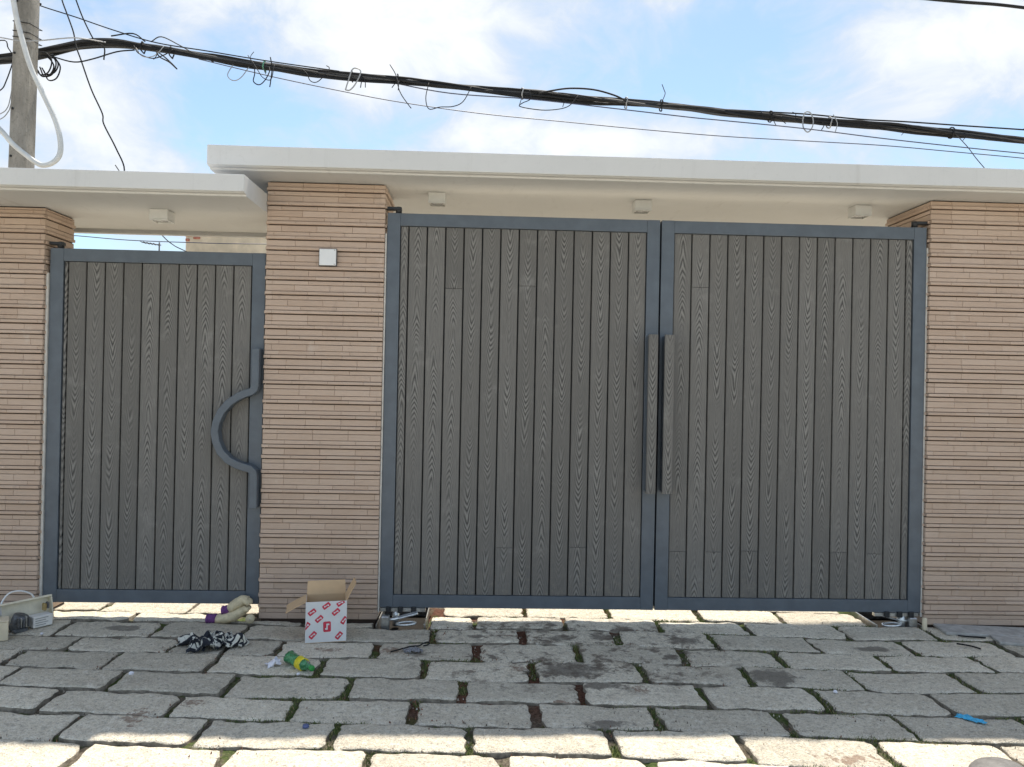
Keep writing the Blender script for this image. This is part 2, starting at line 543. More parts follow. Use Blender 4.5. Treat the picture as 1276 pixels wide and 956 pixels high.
def tube_data(pts, rad, sides=6, flat=1.0, closed_ends=True):
    """rad may be a function of t in 0..1; flat squashes the section along the path's second axis"""
    vs, fs = [], []
    n = len(pts)
    prev = None
    for i, p in enumerate(pts):
        tg = (pts[min(i + 1, n - 1)] - pts[max(i - 1, 0)])
        tg = tg.normalized() if tg.length > 1e-9 else Vector((1, 0, 0))
        if prev is None:
            a = tg.cross(Vector((0, 0, 1)))
            if a.length < 0.1:
                a = tg.cross(Vector((0, 1, 0)))
            a.normalize()
        else:
            a = (prev - tg * prev.dot(tg)).normalized()
        prev = a
        bn = tg.cross(a).normalized()
        rr_ = rad(i / (n - 1)) if callable(rad) else rad
        for k in range(sides):
            th = 2 * math.pi * k / sides
            vs.append(p + a * (math.cos(th) * rr_) + bn * (math.sin(th) * rr_ * flat))
    for i in range(n - 1):
        for k in range(sides):
            k2 = (k + 1) % sides
            fs.append((i * sides + k, i * sides + k2, (i + 1) * sides + k2, (i + 1) * sides + k))
    if closed_ends:
        fs.append(tuple(range(sides))[::-1])
        fs.append(tuple((n - 1) * sides + k for k in range(sides)))
    return vs, fs


def tube(name, pts, rad, mat, parent=None, sides=6, n=6, flat=1.0, off=None):
    cp = catmull(pts, n)
    if off is not None:
        cp = [p - Vector(off) for p in cp]
    vs, fs = tube_data(cp, rad, sides, flat)
    return from_data(name, vs, fs, mat, parent, smooth=True)


def lathe(name, prof, mat, parent=None, sides=24, loc=None):
    """profile (r, z) turned round z"""
    vs, fs = [], []
    for r_, z_ in prof:
        for k in range(sides):
            th = 2 * math.pi * k / sides
            vs.append((r_ * math.cos(th), r_ * math.sin(th), z_))
    for i in range(len(prof) - 1):
        for k in range(sides):
            k2 = (k + 1) % sides
            fs.append((i * sides + k, i * sides + k2, (i + 1) * sides + k2, (i + 1) * sides + k))
    fs.append(tuple(range(sides))[::-1])
    fs.append(tuple((len(prof) - 1) * sides + k for k in range(sides)))
    return from_data(name, vs, fs, mat, parent, loc, smooth=True)


def prism(name, outline, y0, y1, mat, parent=None):
    """outline in (x, z), pushed from y0 to y1"""
    n = len(outline)
    vs = [(x, y0, z) for x, z in outline] + [(x, y1, z) for x, z in outline]
    fs = [tuple(range(n)), tuple(range(2 * n - 1, n - 1, -1))]
    for i in range(n):
        j = (i + 1) % n
        fs.append((i, i + n, j + n, j))
    return from_data(name, vs, fs, mat, parent)


def fbm(x, y, z=0.0, oct_=3):
    v, a = 0.0, 1.0
    for k in range(oct_):
        v += a * noise.noise(Vector((x, y, z)))
        x, y, z, a = x * 2.03, y * 2.03, z * 2.03 + 5.1, a * 0.5
    return v


# ------------------------------------------------------------------ ground and pavement
g = from_data('ground', [(-400, -400, -0.075), (400, -400, -0.075), (400, 400, -0.075), (-400, 400, -0.075)], [(0, 1, 2, 3)], 'paved_ground')
tag(g, 'paved ground stretching away around the gate', None, None, 'structure')

# row boundaries: y at given x (row k lies between boundary k-1 and k), read off the photograph's ground plane
BX = [-3.2, -2.0, -0.9, 0.16, 0.8, 1.45, 2.4, 3.5]
BND = {
    0: [0.175, 0.135, 0.128, 0.123, 0.118, 0.065, -0.010, -0.030],
    1: [-0.022, -0.046, -0.147, -0.152, -0.151, -0.200, -0.300, -0.318],
    2: [-0.340, -0.362, -0.420, -0.429, -0.442, -0.503, -0.600, -0.604],
    3: [-0.585, -0.633, -0.703, -0.741, -0.757, -0.798, -0.874, -0.878],
    4: [-0.800, -0.926, -0.995, -1.052, -1.062, -1.092, -1.180, -1.176],
    5: [-1.050, -1.205, -1.294, -1.320, -1.369, -1.396, -1.476, -1.480],
    6: [-1.330, -1.475, -1.555, -1.613, -1.634, -1.690, -1.762, -1.780],
    7: [-1.670, -1.765, -1.835, -1.882, -1.925, -1.985, -2.050, -2.080]}


def bnd(k, x):
    if k > 7:
        return bnd(7, x) - 0.296 * (k - 7) - 0.01 * math.sin(x * 2.3 + k)
    if k < 0:
        return bnd(0, x) + 0.30 * (-k)
    ys = BND[k]
    if x <= BX[0]:
        return ys[0]
    if x >= BX[-1]:
        return ys[-1] - 0.02 * (x - BX[-1])
    for i in range(len(BX) - 1):
        if x <= BX[i + 1]:
            s = (x - BX[i]) / (BX[i + 1] - BX[i])
            s = s * s * (3 - 2 * s) * 0.5 + s * 0.5
            return ys[i] + (ys[i + 1] - ys[i]) * s


JNT = {
    0: [-2.03, -1.42, -0.85, -0.28, 0.31, 0.91, 1.55, 2.12, 2.70],
    1: [-2.95, -2.34, -1.74, -1.18, -0.70, -0.345, -0.04, 0.57, 1.21, 1.80, 2.42, 3.02],
    2: [-2.67, -2.07, -1.51, -0.94, -0.30, 0.27, 0.88, 1.49, 2.11, 2.71, 3.33],
    3: [-3.03, -2.46, -1.85, -1.52, -1.21, -0.63, -0.02, 0.59, 1.22, 1.80, 2.41, 3.01],
    4: [-2.67, -2.10, -1.52, -0.90, -0.31, 0.30, 0.92, 1.51, 2.10, 2.71],
    5: [-2.53, -1.93, -1.31, -0.69, -0.09, 0.53, 1.18, 1.79, 2.39],
    6: [-2.73, -2.13, -1.50, -0.92, -0.32, 0.28, 0.87, 1.49, 2.06, 2.68],
    7: [-2.49, -1.88, -1.27, -0.66, -0.04, 0.61, 1.19, 1.82, 2.39],
    8: [-2.33, -1.71, -1.09, -0.47, 0.11, 0.74, 1.36, 1.92, 2.53]}
rng = random.Random(11)


def row_joints(k, xa, xb):
    if k in JNT:
        l = list(JNT[k])
    else:
        l = [0.3 * (k % 2) + 0.1 * math.sin(k * 1.7)]
    while l[0] > xa:
        l.insert(0, l[0] - 0.61 + rng.uniform(-0.02, 0.02))
    while l[-1] < xb:
        l.append(l[-1] + 0.61 + rng.uniform(-0.02, 0.02))
    return l


# bedding sheet of the pavement: soil, moss and red dirt between the stones
NX, NY = 330, 190
X0, X1, Y0, Y1 = -4.6, 4.6, -3.9, 1.35
vs, fs = [], []
for j in range(NY + 1):
    for i in range(NX + 1):
        x = X0 + (X1 - X0) * i / NX
        y = Y0 + (Y1 - Y0) * j / NY
        z = -0.023 + 0.014 * fbm(x * 4.1, y * 4.1, 3.0) + 0.009 * fbm(x * 19, y * 19, 8.0, 2)
        z = min(z, -0.009)
        for (a, b_, c_, d) in ((-0.72, -0.345, -0.15, 0.325), (2.69, 3.07, -0.07, 0.365)):
            if a < x < b_ and c_ < y < d:
                z = -0.0735           # dug out for an opener pit
        vs.append((x, y, z))
for j in range(NY):
    for i in range(NX):
        a = j * (NX + 1) + i
        fs.append((a, a + 1, a + NX + 2, a + NX + 1))
pavement = from_data('pavement', vs, fs, 'joint_soil', smooth=True)
tag(pavement, 'uneven pavement of worn grey stone slabs with mossy joints', None, None, 'structure')


def in_pit(x0, x1, y0, y1):
    for (a, b_, c_, d) in ((-0.70, -0.36, -0.10, 0.32), (2.70, 3.05, 0.02, 0.36)):
        if min(x1, b_) - max(x0, a) > 0.12 and min(y1, d) - max(y0, c_) > 0.06:
            return True
    return False


STONES = []


def make_stone(xa, xb, k, clip=None):
    """one slab: wobbly outline, rounded worn rim, uneven top"""
    xm = (xa + xb) / 2
    gl, gr = rng.uniform(0.010, 0.022), rng.uniform(0.010, 0.022)
    if -0.9 < xm < 1.6 and k >= 2:
        gl += 0.008
        gr += 0.008
    gt, gb = rng.uniform(0.006, 0.011), rng.uniform(0.008, 0.016)
    nx, ny = 30, 12
    sd = rng.uniform(0, 100)
    rot = rng.uniform(-0.025, 0.025)
    dz = rng.uniform(-0.006, 0.005)
    tx, ty = rng.uniform(-0.010, 0.010), rng.uniform(-0.02, 0.012)
    ym = (bnd(k - 1, xm) + bnd(k, xm)) / 2
    hx = (xb - xa) / 2
    hy = (bnd(k - 1, xm) - bnd(k, xm)) / 2
    cr = [rng.choice([0.002, 0.003, 0.005, 0.008, 0.016]) for _ in range(4)]

    def pt(u, v):       # u,v in -1..1
        x = xa + gl + (xb - xa - gl - gr) * (u + 1) / 2
        yt = bnd(k - 1, x) - gt
        if clip is not None:
            yt = min(yt, clip)
        yb = bnd(k, x) + gb
        y = yb + (yt - yb) * (v + 1) / 2
        x += rot * (y - ym) * 1.5
        # chipped, wandering outline
        ex = 0.015 * fbm(v * 2.6 + sd, u * 0.3, sd, 4) * abs(u) ** 2
        ey = 0.010 * fbm(u * 3.5 + sd, v * 0.3 + 9, sd, 5) * abs(v) ** 3
        x += ex
        y += ey
        # corners pulled in
        ci = (0 if u < 0 else 1) + (0 if v < 0 else 2)
        q = max(0.0, abs(u) - (1 - 2.6 * cr[ci] / hx)) / (2.6 * cr[ci] / hx)
        p_ = max(0.0, abs(v) - (1 - 2.6 * cr[ci] / hy)) / (2.6 * cr[ci] / hy)
        pull = (q * p_)
        x -= math.copysign(pull * cr[ci], u)
        y -= math.copysign(pull * cr[ci] * 0.7, v)
        return x, y
    # parameter stations with rows close to the rim
    us = [-1, -1 + 0.006 / hx, -1 + 0.024 / hx]
    us += [us[-1] + (-2 * us[-1]) * i / (nx - 6) for i in range(1, nx - 6)]
    us += [-u for u in (us[2], us[1], us[0])]
    vv = [-1, -1 + 0.006 / hy, -1 + 0.022 / hy]
    vv += [vv[-1] + (-2 * vv[-1]) * i / (ny - 5) for i in range(1, ny - 5)]
    vv += [-v for v in (vv[2], vv[1], vv[0])]
    nu, nv = len(us), len(vv)
    vs, fs = [], []
    for v in vv:
        for u in us:
            x, y = pt(u, v)
            du = (1 - abs(u)) * hx
            dv = (1 - abs(v)) * hy
            d = min(du, dv)
            rim = 0.005 * max(0.0, 1 - d / 0.007) + 0.0020 * max(0.0, 1 - d / 0.03)
            z = dz - rim + 0.0085 * fbm(x * 5.5, y * 7.0, sd, 3) + 0.0036 * fbm(x * 23, y * 23, sd + 4, 2)
            z += tx * (x - xm) + ty * (y - ym)
            vs.append((x - xm, y - ym, z))
    for j in range(nv - 1):
        for i in range(nu - 1):
            a = j * nu + i
            fs.append((a, a + 1, a + nu + 1, a + nu))
    # skirt
    ring = [i for i in range(nu)] + [j * nu + nu - 1 for j in range(1, nv)] + \
           [(nv - 1) * nu + i for i in range(nu - 2, -1, -1)] + [j * nu for j in range(nv - 2, 0, -1)]
    base = len(vs)
    for r_ in ring:
        p = vs[r_]
        vs.append((p[0] * 1.004, p[1] * 1.01, -0.07))
    m_ = len(ring)
    for i in range(m_):
        j = (i + 1) % m_
        fs.append((ring[j], ring[i], base + i, base + j))
    o = from_data('paving_stone', vs, fs, 'worn_granite', pavement, (xm, ym, 0), smooth=True)
    o.data.materials.append(MATS['soiled_edge'])          # sides stained by the joint soil
    for q in range(len(fs) - m_, len(fs)):
        o.data.polygons[q].material_index = 1
    STONES.append(o)


GAPS = []      # where blades may grow: (x, y, direction, length)
for k in range(-2, 13):
    jn = row_joints(k, -4.0 if k < 9 else -3.2, 4.1 if k < 9 else 3.3)
    for a, b_ in zip(jn[:-1], jn[1:]):
        if b_ < -4.1 or a > 4.2:
            continue
        xm = (a + b_) / 2
        ya, yb = bnd(k, xm), bnd(k - 1, xm)
        # no slab where a pillar or an opener pit stands
        if yb > 0.05 and (xm < -2.95 or xm > 3.06 or -1.49 < xm < -0.69):
            if k == 1 and xm > 3.06 or (k == 1 and -1.5 < xm < -0.69):
                make_stone(a, b_, k, -0.044)
            continue
        if in_pit(a, b_, ya, yb):
            continue
        make_stone(a, b_, k)
        if k >= 0:
            GAPS.append((a, (ya + yb) / 2, 'v', yb - ya))
            GAPS.append((xm, ya, 'h', b_ - a))

# grass and moss tufts in the joints
vs, fs = [], []
rng2 = random.Random(5)


def blade(x, y, h, wd):
    th = rng2.uniform(0, math.pi)
    lx, ly = rng2.uniform(-0.6, 0.6) * h, rng2.uniform(-0.6, 0.6) * h
    z = -0.018
    b0 = len(vs)
    vs.append((x - wd * math.cos(th), y - wd * math.sin(th), z))
    vs.append((x + wd * math.cos(th), y + wd * math.sin(th), z))
    vs.append((x + lx * 0.4 + wd * 0.6 * math.cos(th), y + ly * 0.4 + wd * 0.6 * math.sin(th), z + h * 0.65))
    vs.append((x + lx, y + ly, z + h))
    fs.append((b0, b0 + 1, b0 + 2))
    fs.append((b0, b0 + 2, b0 + 3))


for (x, y, d, ln) in GAPS:
    if y < -2.6 or abs(x) > 3.6:
        continue
    cnt = int(560 * ln)
    for i in range(cnt):
        s = rng2.uniform(-0.5, 0.5) * ln
        if d == 'v':
            bx, by = x + rng2.gauss(0, 0.012), y + s
        else:
            bx = x + s
            by = y + rng2.gauss(0, 0.010) + (bnd_off if False else 0.0)
        if by > 0.1 and (bx < -2.95 or bx > 3.05 or -1.49 < bx < -0.69):
            continue
        lush = fbm(bx * 1.9 + 3, by * 1.9, 1.0, 3) + (0.10 if bx > 1.2 else (-0.45 if bx < -1.2 else 0.0)) + (0.10 if by < -1.6 else 0)
        if lush < 0.04:
            continue
        blade(bx, by, rng2.uniform(0.007, 0.019) * (1.0 + 0.5 * min(lush, 0.8)) , rng2.uniform(0.0012, 0.0026))
moss = from_data('joint_moss', vs, fs, 'grass_blade')
tag(moss, 'short green moss and grass growing in the joints between slabs', 'moss', None, 'stuff')

# loose grit, crumbs of soil and leaf bits scattered along the joints
t, b = new_mat('grit_mix')
rpi = t.n('ShaderNodeNewGeometry').outputs['Random Per Island']
c = t.mix(t.ss(rpi, 0.0, 0.5), (0.10, 0.075, 0.05), (0.26, 0.23, 0.19))
c = t.mix(t.ss(rpi, 0.55, 0.7), c, (0.22, 0.10, 0.06))
c = t.mix(t.ss(rpi, 0.86, 0.93), c, (0.62, 0.59, 0.52))
t.put(b.inputs['Base Color'], c)
b.inputs['Roughness'].default_value = 0.9
vs, fs = [], []
rng3 = random.Random(8)
for (x, y, d, ln) in GAPS:
    if y < -2.5 or abs(x) > 3.4 or y > 0.0:
        continue
    dens_ = 26 if -0.7 < x < 1.7 else 13
    for i in range(int(dens_ * (0.5 + ln))):
        s_ = rng3.uniform(-0.55, 0.55) * ln
        spread = abs(rng3.gauss(0, 0.045)) * rng3.choice((-1, 1))
        gx, gy = (x + spread, y + s_) if d == 'v' else (x + s_, y + spread)
        if fbm(gx * 2.2, gy * 2.2, 6.0, 2) < -0.05:
            continue
        r_ = rng3.uniform(0.0014, 0.0052) * (1.5 if rng3.random() < 0.08 else 1)
        b0 = len(vs)
        a_ = rng3.uniform(0, 6.28)
        for k in range(3):
            th = a_ + k * 2.1 + rng3.uniform(-0.4, 0.4)
            vs.append((gx + r_ * math.cos(th), gy + r_ * math.sin(th), -0.004))
        vs.append((gx + rng3.uniform(-.4, .4) * r_, gy + rng3.uniform(-.4, .4) * r_, 0.002 + r_ * 1.1))
        fs += [(b0, b0 + 1, b0 + 3), (b0 + 1, b0 + 2, b0 + 3), (b0 + 2, b0, b0 + 3)]
grit = from_data('loose_grit', vs, fs, 'grit_mix')
tag(grit, 'loose grit and crumbs of soil scattered along the paving joints', 'grit', None, 'stuff')

# ------------------------------------------------------------------ pillars
def tile_mesh(sx, th, sz, ch):
    """flat cladding strip, front towards -y, origin at the middle of the front face's plane"""
    key = ('tile', round(sx, 3), round(th, 4), round(sz, 4), ch)
    if key in MESH_CACHE:
        return MESH_CACHE[key]
    hx, hz = sx / 2, sz / 2
    vs = []
    for (e, y) in ((0, th), (0, ch), (ch, 0)):
        vs += [(-hx + e, y, -hz + e), (hx - e, y, -hz + e), (hx - e, y, hz - e), (-hx + e, y, hz - e)]
    fs = [(8, 9, 10, 11)]
    for a in (0, 4):
        for i in range(4):
            j = (i + 1) % 4
            fs.append((a + i, a + j, a + 4 + j, a + 4 + i))
    me = bpy.data.meshes.new('tile')
    me.from_pydata(vs, [], fs)
    me.update()
    me.materials.append(MATS['taupe_tile'])
    MESH_CACHE[key] = me
    return me


ROWS = [('tall', 0.0435, 0.0), ('mid', 0.0285, 0.0015), ('proud', 0.0240, 0.013)]
TALL_ORDER = [0, 1, 2, 0, 2, 1, 0, 2, 1, 0, 1, 2, 0, 1, 2, 0, 2, 1]


def pillar(x0, x1, depth, ztop, side, label, seed):
    """side: +1 clad return on the right, -1 on the left, 0 both"""
    rg = random.Random(seed)
    yf = -0.020
    root = empty('pillar', ((x0 + x1) / 2, yf + depth / 2, 0), label, 'pillar', 'tile-clad gate pillars')
    off = root.location.copy()
    core = box('core', x0 + 0.012, x1 - 0.012, yf + 0.011, yf + depth, -0.05, ztop - 0.001, 'tile_grout', root, 0.002, off=off)
    pieces = []          # (area, loc, rotz, sx, sz, proud)
    z = 0.012
    i = 0
    while z < ztop - 0.012:
        kind, h, proud = ROWS[TALL_ORDER[i % len(TALL_ORDER)]]
        h2 = min(h, ztop - z - 0.007)
        if kind == 'proud':
            z += 0.0040         # deep shadow groove under every projecting course
        st = rg.choice([0.0, 0.045, 0.09, 0.14, 0.19])
        # front
        x = x0 - st
        while x < x1 - 0.004:
            a, b_ = max(x, x0), min(x + 0.237, x1)
            x += 0.237
            if b_ - a < 0.012:
                continue
            jy = rg.uniform(-0.0008, 0.0008)
            pieces.append(((b_ - a) * h2, ((a + b_) / 2, yf - proud + jy, z + h2 / 2), 0.0, b_ - a - 0.0009, h2 - (0.0040 if kind == 'proud' else 0.0026), 0.012 + proud))
        # returns
        for sgn_ in ((1, -1) if side == 0 else (side,)):
            y = yf + 0.013
            y -= st * 0.5
            while y < yf + depth - 0.004:
                a, b_ = max(y, yf + 0.013), min(y + 0.237, yf + depth)
                y += 0.237
                if b_ - a < 0.012:
                    continue
                xs = (x1 + proud * 0.8) if sgn_ > 0 else (x0 - proud * 0.8)
                seen = 0.6 if z > 2.3 else 0.05
                pieces.append(((b_ - a) * h2 * seen, (xs, (a + b_) / 2, z + h2 / 2), sgn_ * math.pi / 2, b_ - a - 0.0016, h2 - 0.0040, 0.012 + proud * 0.8))
        z += h
        i += 1
    pieces.sort(key=lambda q: -q[0])
    for (ar, loc, rz, sx_, sz_, th) in pieces[:292]:
        o = bpy.data.objects.new('tile', tile_mesh(sx_, th, sz_, 0.0022))
        link(o, root)
        o.location = Vector(loc) - off
        o.rotation_euler.z = rz
    vs, fs = [], []
    for (ar, loc, rz, sx_, sz_, th) in pieces[292:]:
        me = tile_mesh(sx_, th, sz_, 0.0022)
        mm = Matrix.Translation(Vector(loc) - off) @ Matrix.Rotation(rz, 4, 'Z')
        b0 = len(vs)
        vs += [mm @ v.co for v in me.vertices]
        fs += [tuple(b0 + q for q in p.vertices) for p in me.polygons]
    rest = from_data('tile_strips', vs, fs, 'taupe_tile', root)
    rest['kind'] = 'stuff'
    return root, off


SMALL_Z = 2.734
MAIN_Z = 2.950
pm, pmo = pillar(-1.487, -0.698, 0.44, MAIN_Z, 0, 'brown tile-clad pillar between the small gate and the double gate', 3)
pr, pro = pillar(3.058, 3.862, 0.59, MAIN_Z, -1, 'brown tile-clad pillar right of the double gate', 7)
pl, plo = pillar(-3.735, -2.945, 0.36, SMALL_Z, 1, 'shorter brown tile-clad pillar left of the small gate, under the lower canopy', 9)
# pale strips painting in the sunlit, light-coloured pillar sides behind the gate gaps
box('sunlit_gap_strip', -0.6965, -0.6860, -0.012, 0.030, 0.06, 2.62, 'sunlit_gap_pale', pm, 0.002, off=pmo)
box('sunlit_gap_strip', 3.0460, 3.0565, -0.002, 0.030, 0.06, 2.62, 'sunlit_gap_pale', pr, 0.002, off=pro)
box('sunlit_gap_strip', -2.9435, -2.928, -0.002, 0.040, 0.04, 2.30, 'sunlit_gap_pale', pl, 0.002, off=plo)

# boundary walls carrying on beyond the outer pillars, outside the picture
for (x0_, x1_, h_, lab_) in ((3.876, 16.0, 2.60, 'rendered boundary wall running on to the right of the right pillar'),
                             (-16.0, -3.749, 2.45, 'rendered boundary wall running on to the left of the left pillar')):
    bw = empty('boundary_wall', ((x0_ + x1_) / 2, 0.17, 0), lab_, 'wall', 'boundary walls beside the gates')
    box('wall', x0_, x1_, 0.07, 0.27, -0.06, h_, 'cream_render', bw, 0.006, off=bw.location)
    box('coping', x0_ + 0.001, x1_ - 0.001, 0.03, 0.31, h_ + 0.0005, h_ + 0.07, 'white_plaster', bw, 0.008, off=bw.location)

# ------------------------------------------------------------------ canopies
def canopy(x0, x1, yf, yb, zb, zt, label):
    root = empty('canopy', ((x0 + x1) / 2, (yf + yb) / 2, zb), label, 'canopy', 'concrete canopies over the gates')
    off = root.location
    prof = [(yf, zb + 0.018), (yf, zt), (yb, zt + 0.01), (yb, zb - 0.03), (yb - 0.05, zb - 0.03), (yb - 0.05, zb),
            (yf + 0.055, zb), (yf + 0.050, zb + 0.012), (yf + 0.018, zb + 0.012), (yf + 0.012, zb + 0.018)]
    # slab swept along x with a drip groove behind the fascia and a down-stand at the back
    n = len(prof)
    vs, fs = [], []
    NS = 24
    for s in range(NS + 1):
        x = x0 + (x1 - x0) * s / NS
        for (y, z) in prof:
            e = 0.0015 * fbm(x * 1.7, y * 3 + z * 3, 2.0, 2)
            vs.append((x - off.x, y - off.y, z + e - off.z))
    for s in range(NS):
        for i in range(n):
            j = (i + 1) % n
            fs.append((s * n + i, (s + 1) * n + i, (s + 1) * n + j, s * n + j))
    fs.append(tuple(range(n)))
    fs.append(tuple(NS * n + i for i in range(n))[::-1])
    o = from_data('slab', vs, fs, 'white_plaster', root)
    bv = o.modifiers.new('soft_edges', 'BEVEL')
    bv.width = 0.006
    bv.segments = 2
    bv.limit_method = 'ANGLE'
    return root


canopy(-1.787, 5.2, -0.318, 1.02, MAIN_Z, 3.093, 'long white concrete canopy above the double gate')
canopy(-5.2, -1.4885, -0.518, 0.745, SMALL_Z, 2.857, 'lower white concrete canopy above the small gate')


def downlight(x, y, ztop, label):
    root = empty('downlight', (x, y, ztop), label, 'light', 'square canopy downlights')
    vs = []
    box('body', -0.060, 0.060, -0.060, 0.060, -0.066, -0.001, 'lamp_white', root, 0.003)
    rim = []
    for (a, b_, c_, d) in ((-0.060, 0.060, -0.060, -0.050), (-0.060, 0.060, 0.050, 0.060), (-0.060, -0.050, -0.0499, 0.0499), (0.050, 0.060, -0.0499, 0.0499)):
        rim.append(box('rim', a, b_, c_, d, -0.075, -0.0665, 'lamp_white', root, 0.001))
    lathe('lens', [(0.040, -0.0705), (0.042, -0.0670)], 'lamp_lens', root, 20)


downlight(-0.365, 0.21, MAIN_Z, 'square white downlight nearest the middle pillar under the main canopy')
downlight(1.10, 0.26, MAIN_Z, 'square white downlight above the meeting of the two gate leaves')
downlight(2.68, 0.23, MAIN_Z, 'square white downlight nearest the right pillar')
downlight(-2.19, 0.0, SMALL_Z, 'square white downlight under the lower canopy above the small gate')

# ------------------------------------------------------------------ gates
def plank_mesh(wd, ln, th=0.022):
    key = ('plank', round(wd, 4), round(ln, 4))
    if key in MESH_CACHE:
        return MESH_CACHE[key]
    hx, hz, c_ = wd / 2, ln / 2, 0.0035
    vs = []
    for (e, y) in ((0, th), (0, c_), (c_, 0)):
        vs += [(-hx + e, y, -hz + e * 0.4), (hx - e, y, -hz + e * 0.4), (hx - e, y, hz - e * 0.4), (-hx + e, y, hz - e * 0.4)]
    fs = [(8, 9, 10, 11)]
    for a in (0, 4):
        for i in range(4):
            j = (i + 1) % 4
            fs.append((a + i, a + j, a + 4 + j, a + 4 + i))
    me = bpy.data.meshes.new('plank')
    me.from_pydata(vs, [], fs)
    me.update()
    me.materials.append(MATS['composite_board'])
    MESH_CACHE[key] = me
    return me


def gate_leaf(x0, x1, zb, zt, yf, bounds, splits, label, name='gate_leaf', group=None):
    st, rl = 0.088, 0.086
    root = empty(name, ((x0 + x1) / 2, yf + 0.03, zb), label, 'gate', group)
    off = root.location
    P = 'blue_grey_paint'
    box('stile', x0, x0 + st, yf, yf + 0.058, zb, zt, P, root, 0.003, 2, off=off)
    box('stile', x1 - st, x1, yf, yf + 0.058, zb, zt, P, root, 0.003, 2, off=off)
    box('rail', x0 + st + 0.0002, x1 - st - 0.0002, yf + 0.0012, yf + 0.057, zt - rl, zt - 0.0008, P, root, 0.003, 2, off=off)
    box('rail', x0 + st + 0.0002, x1 - st - 0.0002, yf + 0.0012, yf + 0.057, zb + 0.0008, zb + rl, P, root, 0.003, 2, off=off)
    box('backing', x0 + st - 0.004, x1 - st + 0.004, yf + 0.034, yf + 0.044, zb + rl - 0.004, zt - rl + 0.004, 'black_gap', root, 0.0, off=off)
    za, zc_ = zb + rl + 0.002, zt - rl - 0.002
    for i, (a, b_) in enumerate(bounds):
        cuts = [za] + [q for q in splits.get(i, [])] + [zc_]
        for z0, z1 in zip(cuts[:-1], cuts[1:]):
            o = bpy.data.objects.new('plank', plank_mesh(b_ - a - 0.0088, z1 - z0 - 0.0008))
            link(o, root)
            o.location = Vector(((a + b_) / 2, yf + 0.0105, (z0 + z1) / 2)) - off
    return root, off


def bounds(xa, first, pitch, n, xb):
    out = []
    if first - xa > 0.015:
        out.append((xa, first))
    x = first
    for i in range(n):
        out.append((x, x + pitch))
        x += pitch
    if xb - x > 0.015:
        out.append((x, xb))
    return out


GZB, GZT = 0.089, 2.7634
ll, llo = gate_leaf(-0.685, 1.1785, GZB, GZT, 0.0, bounds(-0.597, -0.540, 0.1254, 13, 1.0905),
                    {3: [2.26], 7: [2.29], 6: [0.50], 10: [0.51]},
                    'left leaf of the grey plank double gate, beside the middle pillar', group='leaves of the double gate')
rl_, rlo = gate_leaf(1.1905, 3.0445, GZB, GZT, 0.0, bounds(1.2785, 1.2785, 0.1252, 13, 2.9565),
                     {1: [2.31], 0: [0.49], 2: [0.49], 4: [0.50], 9: [0.50], 11: [0.49]},
                     'right leaf of the grey plank double gate, beside the right pillar', group='leaves of the double gate')
sg, sgo = gate_leaf(-2.926, -1.4985, 0.0988, 2.4689, 0.012, bounds(-2.838, -2.812, 0.122, 10, -1.5865),
                    {}, 'narrow grey plank side gate with a curved handle', 'side_gate')
box('meeting_strip', 1.172, 1.197, 0.0605, 0.0665, GZB + 0.01, GZT - 0.01, 'black_gap', ll, 0.001, off=llo)


def bar_handle(root, off, xa, xb):
    """long pull bar: steel channel with a composite face strip"""
    h = box('handle', xa, xb, -0.088, -0.0005, 0.905, 1.965, 'blue_grey_paint', root, 0.003, off=off)
    me = plank_mesh(xb - xa + 0.012, 1.072, 0.02)
    o = bpy.data.objects.new('face_strip', me)
    link(o, h)
    o.location = (0, -0.044 - 0.0205, 0)
    return h


bar_handle(ll, llo, 1.098, 1.150)
bar_handle(rl_, rlo, 1.208, 1.262)

# curved flat-bar handle of the side gate
arc = [(-1.532, 1.822), (-1.532, 1.70), (-1.532, 1.575), (-1.536, 1.552), (-1.556, 1.533), (-1.59, 1.522), (-1.64, 1.500), (-1.70, 1.458),
       (-1.752, 1.395), (-1.782, 1.325), (-1.792, 1.262), (-1.782, 1.198), (-1.752, 1.130), (-1.70, 1.075), (-1.64, 1.042),
       (-1.59, 1.027), (-1.556, 1.018), (-1.534, 0.999), (-1.529, 0.972), (-1.529, 0.87), (-1.529, 0.757)]
pts = [Vector((x, 0, z)) for x, z in arc]
vs, fs = [], []
hw = 0.0245
for i, p in enumerate(pts):
    tg = (pts[min(i + 1, len(pts) - 1)] - pts[max(i - 1, 0)]).normalized()
    nrm = Vector((tg.z, 0, -tg.x))
    for (s, y) in ((-1, -0.066), (1, -0.066), (1, 0.0115), (-1, 0.0115)):
        q = p + nrm * hw * s
        vs.append((q.x - sgo.x, y - sgo.y, q.z - sgo.z))
for i in range(len(pts) - 1):
    for k in range(4):
        k2 = (k + 1) % 4
        fs.append((i * 4 + k, i * 4 + k2, (i + 1) * 4 + k2, (i + 1) * 4 + k))
fs.append((0, 1, 2, 3))
e_ = (len(pts) - 1) * 4
fs.append((e_ + 3, e_ + 2, e_ + 1, e_))
o = from_data('handle', vs, fs, 'blue_grey_paint', sg)
bv = o.modifiers.new('soft_edges', 'BEVEL')
bv.width = 0.003
bv.limit_method = 'ANGLE'
o['label'] = 'curved flat-bar pull handle'
bm_ = bmesh.new(); bm_.from_mesh(o.data); bmesh.ops.recalc_face_normals(bm_, faces=bm_.faces); bm_.to_mesh(o.data); bm_.free()


